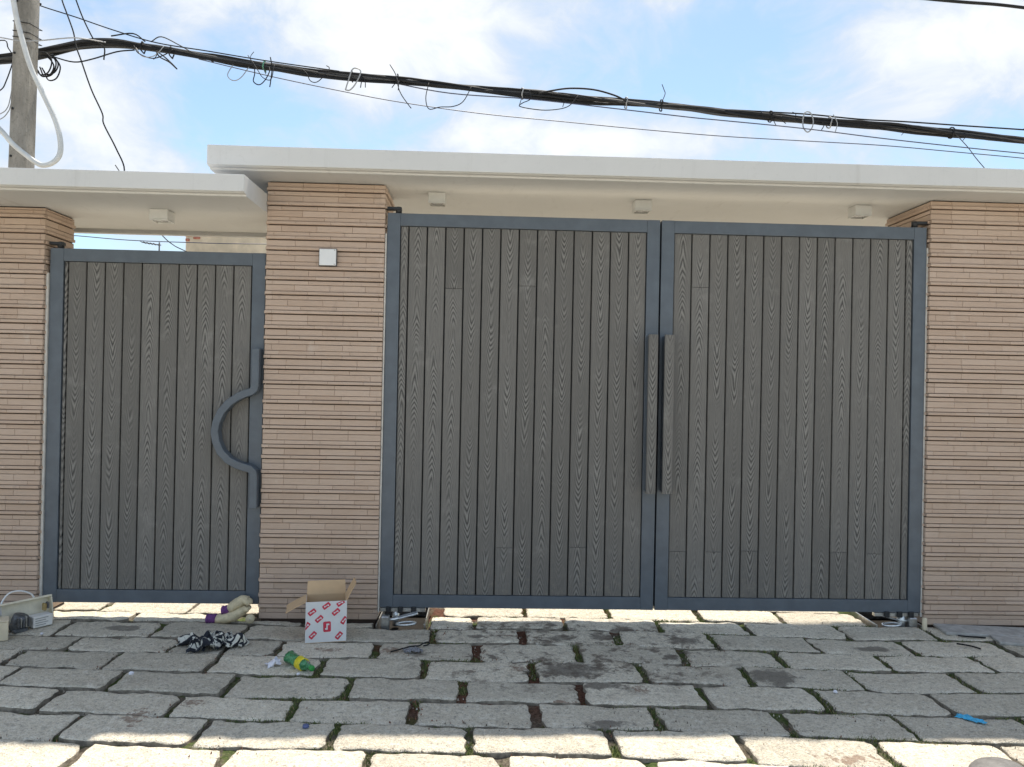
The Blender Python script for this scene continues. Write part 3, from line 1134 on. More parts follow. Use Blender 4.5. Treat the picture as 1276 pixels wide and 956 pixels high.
def top_hinge(root, off, xp, xg, zg, y):
    """arm from the pillar with a pin on the gate's top corner"""
    s = 1 if xg > xp else -1
    a, b_ = min(xp, xg), max(xp, xg)
    h = box('hinge', a, b_ + (0.02 if s > 0 else 0), y, y + 0.05, zg + 0.022, zg + 0.042, 'black_metal', root, 0.003, off=off)
    lathe('pin', [(0.021, -0.026), (0.021, 0.010), (0.016, 0.013), (0.008, 0.015)], 'black_metal', h, 14,
          (xg - (a + b_ + (0.02 if s > 0 else 0)) / 2 - 0.0 * s, 0, 0.0))
    return h


top_hinge(ll, llo, -0.697, -0.612, GZT, 0.0)
top_hinge(rl_, rlo, 3.057, 2.97, GZT, 0.0)
top_hinge(sg, sgo, -2.944, -2.87, 2.4689, 0.012)

# ------------------------------------------------------------------ wall plate on the middle pillar
wp_ = empty('wall_plate', (-1.0715, -0.036, 2.443), 'small square white cover plate on the middle pillar', 'plate')
box('backplate', -0.0600, 0.0600, -0.006, 0.005, -0.0590, 0.0590, 'backplate_grey', wp_, 0.001)
box('cover', -0.0555, 0.0555, -0.017, -0.0062, -0.0545, 0.0545, 'white_plastic', wp_, 0.003, 2)
for q in (-0.047, 0.047):
    o = lathe('screw', [(0.0035, 0), (0.0035, 0.002)], 'galvanised', wp_, 8, (0.046, -0.017, q))
    o.rotation_euler = (math.pi / 2, 0, 0)

# ------------------------------------------------------------------ gate openers in their pits
def opener(xa, xb, ya, yb, flip, label):
    root = empty('gate_opener', ((xa + xb) / 2, (ya + yb) / 2, 0), label, 'gate opener', 'gate openers in floor pits')
    off = root.location
    s = -1 if flip else 1
    cx = (xa + xb) / 2

    def X(v):      # mirrored x measured from the hinge side
        return (xa + v) if not flip else (xb - v)

    def bx(nm, a, b_, y0, y1, z0, z1, mt, bev=0.002, rot=None):
        p, q = sorted((X(a), X(b_)))
        return box(nm, p, q, y0, y1, z0, z1, mt, root, bev, off=off, rot=rot)
    L = xb - xa
    bx('pit_floor', 0, L, ya, yb, -0.068, -0.058, 'pit_shade')
    bx('pit_rim', 0, 0.008, ya, yb, -0.057, 0.012, 'galvanised')
    bx('pit_rim', L - 0.008, L, ya, yb, -0.057, 0.016, 'galvanised')
    bx('pit_rim', 0.0085, L - 0.0085, yb - 0.008, yb, -0.057, 0.010, 'motor_grey')
    bx('cross_bar', 0.01, L - 0.01, 0.004, 0.040, 0.060, 0.086, 'galvanised')
    bx('shoe_block', 0.030, 0.085, ya + 0.02, ya + 0.075, -0.057, 0.058, 'galvanised', 0.006)
    h = lathe('pivot', [(0.024, -0.04), (0.024, 0.062), (0.018, 0.066)], 'bright_steel', root, 16, (X(0.115) - off.x, 0.03 - off.y, 0))
    # cranked lever and link
    lv = box('lever', -0.075, 0.075, -0.016, 0.016, -0.006, 0.006, 'bright_steel', root, 0.003)
    lv.location = (X(0.195) - off.x, ya + 0.09 - off.y, 0.046)
    lv.rotation_euler = (0.25, -0.22 * s, 0.18 * s)
    pts_ = []
    for k in range(17):
        th = 2 * math.pi * k / 16
        pts_.append((X(0.195) + 0.062 * math.cos(th), ya + 0.055 + 0.035 * math.sin(th), 0.004 + 0.004 * math.cos(th)))
    tube('link', pts_, 0.0085, 'bright_steel', root, 8, 2, off=off)
    tube('arm', [(X(0.085), ya + 0.06, 0.028), (X(0.12), ya + 0.06, 0.031), (X(0.145), ya + 0.07, 0.036)], 0.010, 'bright_steel', root, 8, 3, off=off)
    for v in (0.06, 0.14, 0.22):
        o = lathe('bolt', [(0.009, 0), (0.009, 0.010), (0.005, 0.012)], 'galvanised', root, 6, (X(v) - off.x, 0.022 - off.y, 0.0482))
    for v in (0.05, 0.13, 0.22):
        bx('bracket', v, v + 0.035, -0.0010 - 0.012, -0.0010, 0.058, 0.098, 'black_metal', 0.003)
    return root


opener(-0.692, -0.365, -0.125, 0.30, False, 'steel lever opener in the pit under the left leaf, beside the middle pillar')
opener(2.715, 3.045, -0.045, 0.34, True, 'steel lever opener in the pit under the right leaf, beside the right pillar')
# small pale pipe stub at the right pillar's foot
tube('pipe_stub', [(3.035, -0.075, -0.02), (3.034, -0.072, 0.03), (3.036, -0.068, 0.075)], 0.016, 'beige_block', None, 12, 3)
tag(bpy.data.objects['pipe_stub'], 'short pale pipe stub at the foot of the right pillar', 'pipe')

# ------------------------------------------------------------------ utility pole, conduit, cables
root = empty('utility_pole', (-3.985, 1.45, 0), 'square tapered concrete utility pole behind the lower canopy', 'utility pole')
vs, fs = [], []
for (z, hw_, xo) in ((-0.3, 0.081, -0.025), (3.4, 0.074, 0.0), (4.82, 0.071, 0.018), (8.2, 0.063, 0.060)):
    c_ = 0.014
    for (x, y) in ((-hw_ + c_, -hw_), (hw_ - c_, -hw_), (hw_, -hw_ + c_), (hw_, hw_ - c_), (hw_ - c_, hw_), (-hw_ + c_, hw_), (-hw_, hw_ - c_), (-hw_, -hw_ + c_)):
        vs.append((x + xo, y, z))
for r_ in range(3):
    for k in range(8):
        k2 = (k + 1) % 8
        fs.append((r_ * 8 + k, r_ * 8 + k2, (r_ + 1) * 8 + k2, (r_ + 1) * 8 + k))
fs.append(tuple(24 + k for k in range(8)))
from_data('shaft', vs, fs, 'pole_concrete', root)
for z, dx in ((3.46, -0.05), (3.86, -0.045), (4.33, -0.04), (4.77, -0.03)):
    o = lathe('bolt_hole', [(0.010, 0), (0.010, 0.004)], 'black_gap', root, 10, (dx + 0.005, -0.0725 - 0.0012 + (z - 4.1) * 0.0021, z))
    o.rotation_euler = (math.pi / 2, 0, 0)
for z in (4.47, 4.52, 4.60):      # binding wire round the shaft
    hw_ = 0.076
    ring = [(-hw_ + .01, -hw_, z), (hw_, -hw_, z - 0.02), (hw_ + .015, hw_, z - .01), (-hw_ + .01, hw_, z + .01), (-hw_ + .01, -hw_, z)]
    ring = [Vector(p) + Vector((0.013, 0, 0)) for p in ring]
    v_, f_ = tube_data(ring, 0.0035, 5)
    from_data('binding_wire', v_, f_, 'cable_black', root)

CONDUIT = [(-4.04, 1.31, 4.92), (-4.00, 1.31, 4.75), (-3.97, 1.31, 4.60), (-3.92, 1.31, 4.42), (-3.85, 1.31, 4.20), (-3.78, 1.31, 4.05), (-3.70, 1.31, 3.89),
           (-3.63, 1.31, 3.74), (-3.59, 1.31, 3.59), (-3.59, 1.31, 3.47), (-3.64, 1.31, 3.40), (-3.72, 1.31, 3.37), (-3.78, 1.31, 3.39), (-3.85, 1.30, 3.44),
           (-3.96, 1.29, 3.53), (-4.06, 1.29, 3.64), (-4.16, 1.29, 3.72), (-4.36, 1.29, 3.80), (-4.8, 1.29, 3.9)]
o = tube('flexible_conduit', [(-4.06, 1.32, 5.6), (-4.06, 1.315, 5.2)] + CONDUIT, 0.021, 'conduit_white', None, 10, 6)
tag(o, 'white flexible conduit hanging in a loop in front of the pole', 'conduit')

BUNDLE = [(-6.2, 1.70, 4.12), (-4.77, 1.72, 4.33), (-4.36, 1.73, 4.41), (-4.16, 1.74, 4.46), (-3.89, 1.76, 4.53), (-3.65, 1.77, 4.59), (-3.48, 1.78, 4.61), (-3.24, 1.79, 4.60),
          (-2.63, 1.80, 4.52), (-2.06, 1.82, 4.47), (-1.48, 1.83, 4.42), (-0.97, 1.84, 4.40), (-0.39, 1.85, 4.36), (0.06, 1.87, 4.33), (0.66, 1.88, 4.30),
          (1.26, 1.89, 4.27), (1.79, 1.90, 4.25), (2.18, 1.92, 4.23), (2.64, 1.93, 4.20), (3.03, 1.94, 4.17), (3.50, 1.95, 4.16), (3.97, 1.96, 4.14),
          (4.53, 1.98, 4.11), (5.14, 1.99, 4.07), (5.66, 2.00, 4.04), (7.2, 2.05, 3.98)]
bun = empty('cable_bundle', (0.06, 1.87, 4.33), 'thick tangled bundle of black cables slung across the sky', 'cable bundle')
bof = bun.location.copy()
cr_ = random.Random(21)
base = catmull(BUNDLE, 5)
for k in range(13):
    ph, tw, rd = cr_.uniform(0, 6.28), cr_.uniform(0.5, 2.2), cr_.uniform(0.005, 0.027)
    thick = cr_.choice([0.014, 0.012, 0.011, 0.009, 0.008])
    path = []
    for i, p in enumerate(base):
        s = p.x
        a_ = ph + s * tw
        loose = 1.0 + 0.8 * fbm(s * 0.8, k * 3.1, 0, 2)
        path.append(p - bof + Vector((0, math.cos(a_) * rd * loose, math.sin(a_) * rd * loose + 0.022 * fbm(s * 1.1, k * 7.7, 2.0, 3))))
    v_, f_ = tube_data(path, thick, 6)
    from_data('cable', v_, f_, cr_.choice(['cable_black', 'cable_black', 'cable_black', 'cable_grey']), bun, smooth=True)


def loose(nm, pts_, rad, mt):
    return tube(nm, pts_, rad, mt, bun, 6, 5, off=bof)


COIL = [(-3.98, 1.68, 4.46), (-3.90, 1.66, 4.44), (-3.85, 1.66, 4.37), (-3.88, 1.66, 4.27), (-3.95, 1.66, 4.25), (-3.99, 1.66, 4.33)]
for k in range(5):
    d = Vector((0.012 * k - 0.02, 0.012 * k, cr_.uniform(-0.015, 0.02)))
    loose('cable_coil', [Vector(p) * 1.0 + d + Vector((0, 0, 0.012 * (k % 2) * (1 if p[2] < 4.3 else -1))) for p in COIL], 0.006, 'cable_black')
LW = [
    ([(-2.99, 1.72, 4.52), (-2.94, 1.68, 4.46), (-2.86, 1.68, 4.42), (-2.79, 1.68, 4.36)], 0.006, 'cable_black'),
    ([(-3.00, 1.74, 4.54), (-2.92, 1.70, 4.48), (-2.85, 1.70, 4.42), (-2.80, 1.70, 4.37)], 0.006, 'cable_black'),
    ([(-2.33, 1.80, 4.48), (-2.36, 1.72, 4.34), (-2.31, 1.72, 4.29), (-2.24, 1.72, 4.32), (-2.19, 1.8, 4.46)], 0.004, 'wire_white'),
    ([(-2.16, 1.75, 4.49), (-2.13, 1.72, 4.44), (-2.12, 1.72, 4.36), (-2.13, 1.72, 4.29), (-2.08, 1.72, 4.26), (-2.03, 1.72, 4.30), (-1.99, 1.72, 4.38), (-2.01, 1.78, 4.45)], 0.005, 'cable_black'),
    ([(-2.19, 1.74, 4.53), (-2.10, 1.73, 4.40), (-2.05, 1.73, 4.33), (-1.98, 1.74, 4.32), (-1.96, 1.76, 4.46)], 0.004, 'cable_grey'),
    ([(-1.99, 1.74, 4.52), (-1.97, 1.73, 4.42), (-1.98, 1.73, 4.30), (-1.99, 1.74, 4.25)], 0.005, 'cable_black'),
    ([(-1.72, 1.80, 4.45), (-1.66, 1.74, 4.38), (-1.63, 1.74, 4.32), (-1.57, 1.74, 4.31), (-1.50, 1.80, 4.41)], 0.004, 'cable_black'),
    ([(-1.31, 1.72, 4.24), (-1.27, 1.72, 4.24), (-1.22, 1.72, 4.30), (-1.18, 1.74, 4.42), (-1.25, 1.74, 4.44), (-1.29, 1.72, 4.31), (-1.31, 1.72, 4.24)], 0.006, 'wire_white'),
    ([(-0.84, 1.74, 4.26), (-0.84, 1.74, 4.32), (-0.87, 1.74, 4.41), (-0.92, 1.74, 4.49)], 0.004, 'cable_grey'),
    ([(-0.84, 1.78, 4.36), (-0.84, 1.74, 4.29), (-0.81, 1.74, 4.22), (-0.76, 1.74, 4.15), (-0.72, 1.74, 4.10)], 0.004, 'cable_black'),
    ([(-0.57, 1.80, 4.36), (-0.59, 1.74, 4.20), (-0.56, 1.74, 4.10), (-0.46, 1.74, 4.12), (-0.34, 1.74, 4.13), (-0.25, 1.74, 4.18), (-0.18, 1.80, 4.34)], 0.0042, 'cable_black'),
    ([(0.35, 1.80, 4.33), (0.36, 1.76, 4.23), (0.29, 1.76, 4.19), (0.26, 1.76, 4.16), (0.35, 1.76, 4.14), (0.50, 1.76, 4.13), (0.65, 1.76, 4.15), (0.73, 1.76, 4.19), (0.80, 1.80, 4.29)], 0.0042, 'cable_black'),
    ([(0.44, 1.84, 4.31), (0.54, 1.78, 4.315), (0.72, 1.78, 4.345), (0.94, 1.78, 4.34), (1.13, 1.78, 4.295), (1.25, 1.84, 4.27)], 0.008, 'cable_black'),
    ([(1.58, 1.84, 4.26), (1.60, 1.78, 4.32), (1.59, 1.78, 4.36), (1.57, 1.78, 4.41)], 0.004, 'cable_grey'),
    ([(2.93, 1.88, 4.16), (2.93, 1.86, 4.08), (2.97, 1.86, 4.04), (3.01, 1.86, 4.08), (3.03, 1.88, 4.16), (3.00, 1.88, 4.23), (2.95, 1.88, 4.23), (2.93, 1.88, 4.16)], 0.006, 'wire_white'),
    ([(3.22, 1.88, 4.22), (3.26, 1.88, 4.14), (3.24, 1.88, 4.05)], 0.004, 'wire_white'),
    ([(4.42, 1.95, 4.12), (4.53, 1.90, 3.96), (4.61, 1.90, 3.86), (4.71, 1.90, 3.75)], 0.004, 'cable_grey'),
    ([(-4.47, 1.70, 4.07), (-4.33, 1.70, 4.13), (-4.28, 1.70, 4.22), (-4.23, 1.72, 4.42)], 0.005, 'cable_black'),
    ([(-4.45, 1.68, 3.85), (-4.32, 1.68, 3.91), (-4.26, 1.68, 3.96), (-4.23, 1.68, 4.07), (-4.21, 1.72, 4.42)], 0.004, 'wire_white'),
    ([(-4.44, 1.66, 3.81), (-4.30, 1.66, 3.86), (-4.24, 1.66, 3.92), (-4.21, 1.66, 4.01), (-4.17, 1.72, 4.42)], 0.004, 'wire_white'),
    ([(-4.76, 1.70, 4.42), (-4.34, 1.70, 4.57), (-4.27, 1.70, 4.50), (-4.20, 1.70, 4.40)], 0.005, 'cable_black'),
    ([(-3.9, 1.72, 4.45), (-3.7, 1.70, 4.40), (-3.55, 1.72, 4.44), (-3.35, 1.74, 4.52), (-3.2, 1.76, 4.55)], 0.006, 'cable_black'),
    ([(-3.4, 1.74, 4.66), (-3.2, 1.72, 4.68), (-3.1, 1.74, 4.62)], 0.006, 'cable_black'),
    ([(-3.05, 1.74, 4.62), (-2.95, 1.72, 4.66), (-2.8, 1.74, 4.60), (-2.7, 1.76, 4.55)], 0.005, 'cable_grey'),
    ([(-3.2, 1.74, 4.58), (-3.14, 1.71, 4.50), (-3.02, 1.71, 4.46), (-2.92, 1.72, 4.50), (-2.86, 1.75, 4.56)], 0.005, 'cable_black'),
    ([(-3.18, 1.74, 4.56), (-3.10, 1.70, 4.47), (-3.0, 1.70, 4.48), (-2.93, 1.73, 4.58)], 0.004, 'wire_white'),
]
for pts_, rad_, mt_ in LW:
    loose('loose_wire', pts_, rad_, mt_)
for (x, mt_) in ((-3.1, 'cable_black'), (-2.9, 'cable_black'), (-2.06, 'tie_green'), (-1.25, 'cable_black'), (-0.85, 'cable_black'), (0.35, 'wire_white'), (1.25, 'wire_white'), (1.62, 'cable_black'), (2.62, 'cable_black'), (3.25, 'wire_white'), (4.45, 'cable_black')):
    i = min(range(len(base)), key=lambda q: abs(base[q].x - x))
    c0 = base[i]
    ring = [c0 + Vector((0.006 * math.sin(3 * th), 0.052 * math.cos(th), 0.050 * math.sin(th))) for th in [2 * math.pi * q / 14 for q in range(15)]]
    v_, f_ = tube_data([p - bof for p in ring], 0.006, 6)
    from_data('cable_tie', v_, f_, mt_, bun, smooth=True)

for k in range(26):           # small stray ends sticking out of the bundle
    i = cr_.randrange(6, len(base) - 6)
    c0 = base[i] + Vector((0, -0.03, cr_.uniform(-0.02, 0.02)))
    sg_ = cr_.choice((-1, 1, -1))
    ln = cr_.uniform(0.04, 0.12)
    d1 = Vector((cr_.uniform(-0.8, 0.8), cr_.uniform(-0.3, 0.1), sg_)).normalized()
    d2 = Vector((cr_.uniform(-1, 1), 0, sg_ * cr_.uniform(0, 1))).normalized()
    loose('stray_end', [c0, c0 + d1 * ln * 0.5, c0 + d1 * ln * 0.7 + d2 * ln * 0.4], cr_.uniform(0.0025, 0.0045), cr_.choice(('cable_black', 'cable_grey', 'cable_black')))

WIRES = [
    ('thin black wire running from the pole down onto the cable bundle', 0.0055, 'cable_black',
     [(-5.2, 1.60, 5.2), (-4.05, 1.62, 4.90), (-3.98, 1.66, 4.87), (-3.67, 1.66, 4.78), (-3.35, 1.66, 4.68), (-2.97, 1.66, 4.58), (-2.51, 1.66, 4.52), (-2.02, 1.70, 4.47), (-1.38, 1.78, 4.43)]),
    ('kinked wire dropping past the bundle to the lower canopy', 0.0060, 'cable_black',
     [(-3.95, 1.6, 6.0), (-3.73, 1.50, 4.99), (-3.69, 1.47, 4.84), (-3.63, 1.45, 4.70), (-3.56, 1.42, 4.54), (-3.52, 1.39, 4.41), (-3.46, 1.36, 4.28), (-3.36, 1.34, 4.03), (-3.25, 1.31, 3.82), (-3.22, 1.28, 3.72), (-3.10, 1.25, 3.51), (-3.02, 1.23, 3.33), (-2.97, 1.0, 3.1), (-2.95, 0.74, 2.87)]),
    ('wire coming down from above onto the hump of the bundle', 0.0060, 'cable_black',
     [(-4.1, 1.6, 5.9), (-3.70, 1.62, 5.05), (-3.65, 1.62, 4.91), (-3.59, 1.62, 4.76), (-3.52, 1.62, 4.62), (-3.49, 1.64, 4.57), (-3.42, 1.66, 4.52), (-3.43, 1.68, 4.42)]),
    ('pale wire crossing the front of the pole', 0.0050, 'wire_white',
     [(-6.0, 1.27, 4.6), (-4.52, 1.29, 4.48), (-4.12, 1.31, 4.43), (-3.94, 1.325, 4.41), (-3.79, 1.33, 4.42), (-3.56, 1.35, 4.46), (-3.46, 1.40, 4.48), (-3.39, 1.62, 4.55)]),
    ('lowest thin wire sagging below the bundle above the main canopy', 0.0042, 'wire_blue',
     [(-2.67, 1.86, 4.53), (-2.01, 1.88, 4.40), (-1.35, 1.90, 4.29), (-0.83, 1.90, 4.21), (-0.09, 1.90, 4.13), (0.66, 1.90, 4.08), (1.42, 1.90, 4.03), (2.18, 1.90, 3.99), (2.94, 1.90, 3.97), (3.71, 1.90, 3.95), (4.41, 1.90, 3.91), (5.08, 1.90, 3.87), (5.58, 1.90, 3.83), (7.2, 1.9, 3.7)]),
    ('thin blue-black wire between the bundle and the lowest wire', 0.0050, 'wire_blue',
     [(-0.97, 1.85, 4.38), (-0.38, 1.85, 4.29), (0.36, 1.85, 4.26), (1.25, 1.85, 4.19), (1.85, 1.85, 4.14), (2.16, 1.85, 4.12), (2.92, 1.85, 4.07), (3.68, 1.85, 4.00), (4.45, 1.85, 3.94), (5.04, 1.85, 3.90), (5.54, 1.85, 3.87), (7.2, 1.85, 3.76)]),
    ('black wire running just above the bundle on the right', 0.0070, 'cable_black',
     [(1.80, 1.95, 4.27), (2.19, 1.95, 4.26), (2.65, 1.95, 4.25), (3.03, 1.95, 4.24), (3.50, 1.95, 4.21), (3.96, 1.95, 4.20), (4.51, 1.95, 4.18), (5.11, 1.95, 4.16), (5.62, 1.95, 4.14), (7.2, 1.97, 4.08)]),
    ('thick black cable at the top right edge of the sky', 0.014, 'cable_black',
     [(1.5, 1.6, 5.5), (3.53, 1.60, 5.23), (3.90, 1.60, 5.20), (4.27, 1.60, 5.18), (4.57, 1.60, 5.17), (4.84, 1.60, 5.15), (5.32, 1.60, 5.11), (7.0, 1.6, 5.0)]),
    ('far thin wire seen through the gap above the small gate', 0.006, 'wire_blue',
     [(-8.0, 5.0, 3.6), (-5.74, 5.00, 3.47), (-5.38, 5.00, 3.46), (-4.71, 5.00, 3.42), (-3.96, 5.00, 3.41), (-3.25, 5.00, 3.41), (-2.2, 5.9, 3.6)]),
    ('far steep wire in the gap above the small gate, beside the antenna', 0.007, 'cable_grey',
     [(-4.9, 5.0, 4.4), (-4.34, 5.00, 3.59), (-4.25, 5.00, 3.47), (-4.14, 5.00, 3.38), (-3.98, 5.00, 3.30), (-3.5, 5.7, 3.1)]),
]
for lab, rad_, mt_, pts_ in WIRES:
    o = tube('overhead_wire', pts_, rad_, mt_, None, 6, 6)
    tag(o, lab, 'wire', 'overhead wires')

# ------------------------------------------------------------------ house beyond the small gate, antenna
hs = empty('house', (0.5, 8.0, 0), 'pale rendered house wall seen through the gap above the small gate', 'house')
hof = hs.location.copy()
box('wall', -4.36, 3.6, 6.0, 10.0, -0.1, 3.92, 'cream_render', hs, 0.01, off=hof)
box('roof', -4.22, 3.7, 6.15, 10.1, 3.925, 4.02, 'white_plaster', hs, 0.01, off=hof)
for (x, z, sx_, sz_) in ((-4.315, 3.700, 0.11, 0.055), (-4.20, 3.655, 0.10, 0.035), (-4.33, 3.625, 0.06, 0.04)):
    o = box('bare_brick', x - sx_ / 2, x + sx_ / 2, 5.985, 6.05, z - sz_ / 2, z + sz_ / 2, 'bare_brick', hs, 0.008, off=hof)
for x in (-2.6, 0.2):
    wn = box('window', x, x + 1.1, 5.97, 6.03, 1.1, 2.4, 'lamp_white', hs, 0.005, off=hof)
    for q in (-0.26, 0.26):
        o = box('pane', q - 0.235, q + 0.235, -0.034, -0.031, -0.58, 0.58, 'lamp_lens', wn, 0.0)
an = empty('antenna', (-4.52, 5.5, 0), 'thin television antenna seen in the gap above the small gate', 'antenna')
tube('mast', [(0, 0, -0.05), (0, 0, 2.0), (0, 0, 3.49)], 0.010, 'cable_grey', an, 6, 2)
tube('boom', [(-0.24, 0, 3.485), (0, 0, 3.455), (0.02, 0, 3.452)], 0.007, 'cable_grey', an, 6, 2)
for i in range(5):
    x = -0.22 + i * 0.045
    tube('element', [(x, -0.10, 3.482 - 0.006 * i), (x, 0, 3.482 - 0.006 * i), (x, 0.10, 3.482 - 0.006 * i)], 0.004, 'cable_grey', an, 5, 1)

# ------------------------------------------------------------------ things lying about
# cardboard box
cb = empty('cardboard_box', (-0.968, -0.372, 0.004), 'open white cardboard box printed with red marks, before the middle pillar', 'box')
cb.rotation_euler = (0, 0, math.atan2(0.05, 0.239))
W, DP, H, T = 0.247, 0.185, 0.252, 0.004


def panel(nm, x0, x1, y0, y1, z0, z1, mt, parent=cb):
    return box(nm, x0, x1, y0, y1, z0, z1, mt, parent, 0.0008)


def two_sided(nm, w_, l_, th, parent, mo, mi):
    """sheet hinged along x at its lower edge, outer face -y material mo, inner +y material mi"""
    o = box(nm, -w_ / 2, w_ / 2, -th / 2, 0, 0, l_, mo, parent, 0.0004)
    i_ = box('liner', -w_ / 2, w_ / 2, -th / 2 + 0.0002, th, -l_ / 2 + 0.0, l_ / 2, mi, o, 0.0004)
    i_.location = (0, th * 0.78, 0)
    return o


front = panel('front_panel', -W / 2, W / 2, -DP / 2, -DP / 2 + T, 0.003, H, 'white_card')
back = panel('back_panel', -W / 2 + 0.0002, W / 2 - 0.0002, DP / 2 - T, DP / 2, 0.003, H, 'kraft_card')
left = panel('side_panel', -W / 2, -W / 2 + T, -DP / 2 + T + 0.0002, DP / 2 - T - 0.0002, 0.003, H, 'white_card')
right = panel('side_panel', W / 2 - T, W / 2, -DP / 2 + T + 0.0002, DP / 2 - T - 0.0002, 0.003, H, 'white_card')
lin = panel('liner', -W / 2 + T + 0.0003, W / 2 - T - 0.0003, DP / 2 - T - 0.003, DP / 2 - T - 0.0003, 0.010, H - 0.001, 'kraft_card')
lin2 = panel('liner', -W / 2 + T + 0.0004, -W / 2 + T + 0.003, -DP / 2 + T + 0.0004, DP / 2 - T - 0.0034, 0.010, H - 0.001, 'kraft_card')
lin3 = panel('liner', W / 2 - T - 0.003, W / 2 - T - 0.0004, -DP / 2 + T + 0.0004, DP / 2 - T - 0.0034, 0.010, H - 0.001, 'kraft_card')
panel('bottom_panel', -W / 2 + 0.0002, W / 2 - 0.0002, -DP / 2 + 0.0002, DP / 2 - 0.0002, 0.0, 0.0028, 'kraft_card')


def flap(hinge, axis_rot, tilt, w_, l_):
    """flap standing on its hinge edge, tilted outward"""
    h = bpy.data.objects.new('flap', None)
    vs = []
    sk = 0.012
    o_ = [(-w_ / 2, 0), (w_ / 2, 0), (w_ / 2 - sk * 0.4, l_), (-w_ / 2 + sk * 0.4, l_)]
    NL = 5
    vs, fs = [], []
    for (yo) in (-0.002, 0.002):
        for j in range(NL + 1):
            for i in range(5):
                s, q = i / 4, j / NL
                x = (-w_ / 2 + w_ * s) * (1 - 0.03 * q)
                warp_ = 0.006 * math.sin(s * 3.1) * q + 0.008 * q * q
                vs.append((x, yo - warp_, l_ * q))
    n1_ = 5 * (NL + 1)
    for j in range(NL):
        for i in range(4):
            a = j * 5 + i
            fs.append((a, a + 1, a + 6, a + 5))
            b0 = n1_ + a
            fs.append((b0, b0 + 5, b0 + 6, b0 + 1))
    for i in range(4):
        fs.append((i + 1, i, n1_ + i, n1_ + i + 1))
        a = NL * 5 + i
        fs.append((a, a + 1, n1_ + a + 1, n1_ + a))
    for j in range(NL):
        a = j * 5
        fs.append((a, a + 5, n1_ + a + 5, n1_ + a))
        a = j * 5 + 4
        fs.append((a + 5, a, n1_ + a, n1_ + a + 5))
    o = from_data('flap', vs, fs, 'kraft_card', cb)
    o.rotation_mode = 'XYZ'
    # local -y is outward; tilt about local x, then turn about z
    o.matrix_basis = Matrix.Translation(hinge) @ Matrix.Rotation(axis_rot, 4, 'Z') @ Matrix.Rotation(tilt, 4, 'X')
    return o


flap((0, DP / 2 - 0.002, H), math.pi, R(20), W - 0.006, 0.085)
flap((-W / 2 + 0.002, 0, H), -math.pi / 2, R(114), DP - 0.006, 0.135)
flap((W / 2 - 0.002, 0, H), math.pi / 2, R(24), DP - 0.006, 0.110)
# printed red marks
def mark(parent, cx, cz, w_, h_, ang, y, flat_axis='y', ring=True):
    """rounded red block with a white hooked stroke"""
    def rr(hw_, hh_, r_):
        out = []
        for (sx_, sz_, a0) in ((1, 1, 0), (-1, 1, 90), (-1, -1, 180), (1, -1, 270)):
            for k in range(4):
                a_ = R(a0 + k * 30)
                out.append((sx_ * (hw_ - r_) + r_ * math.cos(a_), sz_ * (hh_ - r_) + r_ * math.sin(a_)))
        return out

    def place(poly, yy, mt, nm, par):
        ca, sa = math.cos(ang), math.sin(ang)
        pts2 = [(cx + px_ * ca - pz_ * sa, cz + px_ * sa + pz_ * ca) for px_, pz_ in poly]
        if flat_axis == 'y':
            vs_ = [(max(-W / 2 + .001, min(W / 2 - .001, a)), yy, max(-H / 2 + .002, min(H / 2 - .001, c_))) for a, c_ in pts2]
        else:
            vs_ = [(yy, max(-DP / 2 + .006, min(DP / 2 - .006, -a)), c_) for a, c_ in pts2]
        return from_data(nm, vs_, [tuple(range(len(vs_)))], mt, par)
    place(rr(w_ / 2, h_ / 2, min(w_, h_) * 0.18), y, 'red_print', 'printed_mark', parent)
    d_ = -0.0003
    place(rr(w_ * 0.30, h_ * 0.09, h_ * 0.05), y + d_, 'white_card', 'printed_stroke', parent)
    if ring:
        poly = [(q[0] + w_ * 0.22, q[1] - h_ * 0.12) for q in rr(w_ * 0.08, h_ * 0.19, w_ * 0.05)]
        place(poly, y + 2 * d_, 'white_card', 'printed_stroke', parent)
        poly = [(q[0] - w_ * 0.20, q[1] + h_ * 0.10) for q in rr(w_ * 0.08, h_ * 0.17, w_ * 0.05)]
        place(poly, y + 3 * d_, 'white_card', 'printed_stroke', parent)


yf_ = -T / 2 - 0.0012
for (cx_, cz_, an_, k_) in ((-0.085, 0.063, 38, 1), (0.000, 0.098, 36, 1), (0.085, 0.112, 36, 1), (0.058, 0.058, 40, 1), (-0.042, 0.020, 42, 1), (0.108, 0.004, 55, 1),
                            (-0.078, -0.078, 48, 1), (0.078, -0.088, 50, 1), (-0.117, -0.02, 50, 1)):
    mark(front, cx_, cz_, 0.050, 0.027, R(an_), yf_)
mark(front, 0.006, -0.030, 0.064, 0.046, R(92), yf_, ring=True)
for (cx_, cz_, an_) in ((0.0, 0.03, 50), (0.04, -0.05, 50), (-0.05, -0.07, 50), (-0.05, 0.08, 45), (0.06, 0.09, 45)):
    mark(left, cx_, cz_, 0.050, 0.027, R(an_), -T / 2 - 0.0012, 'x')

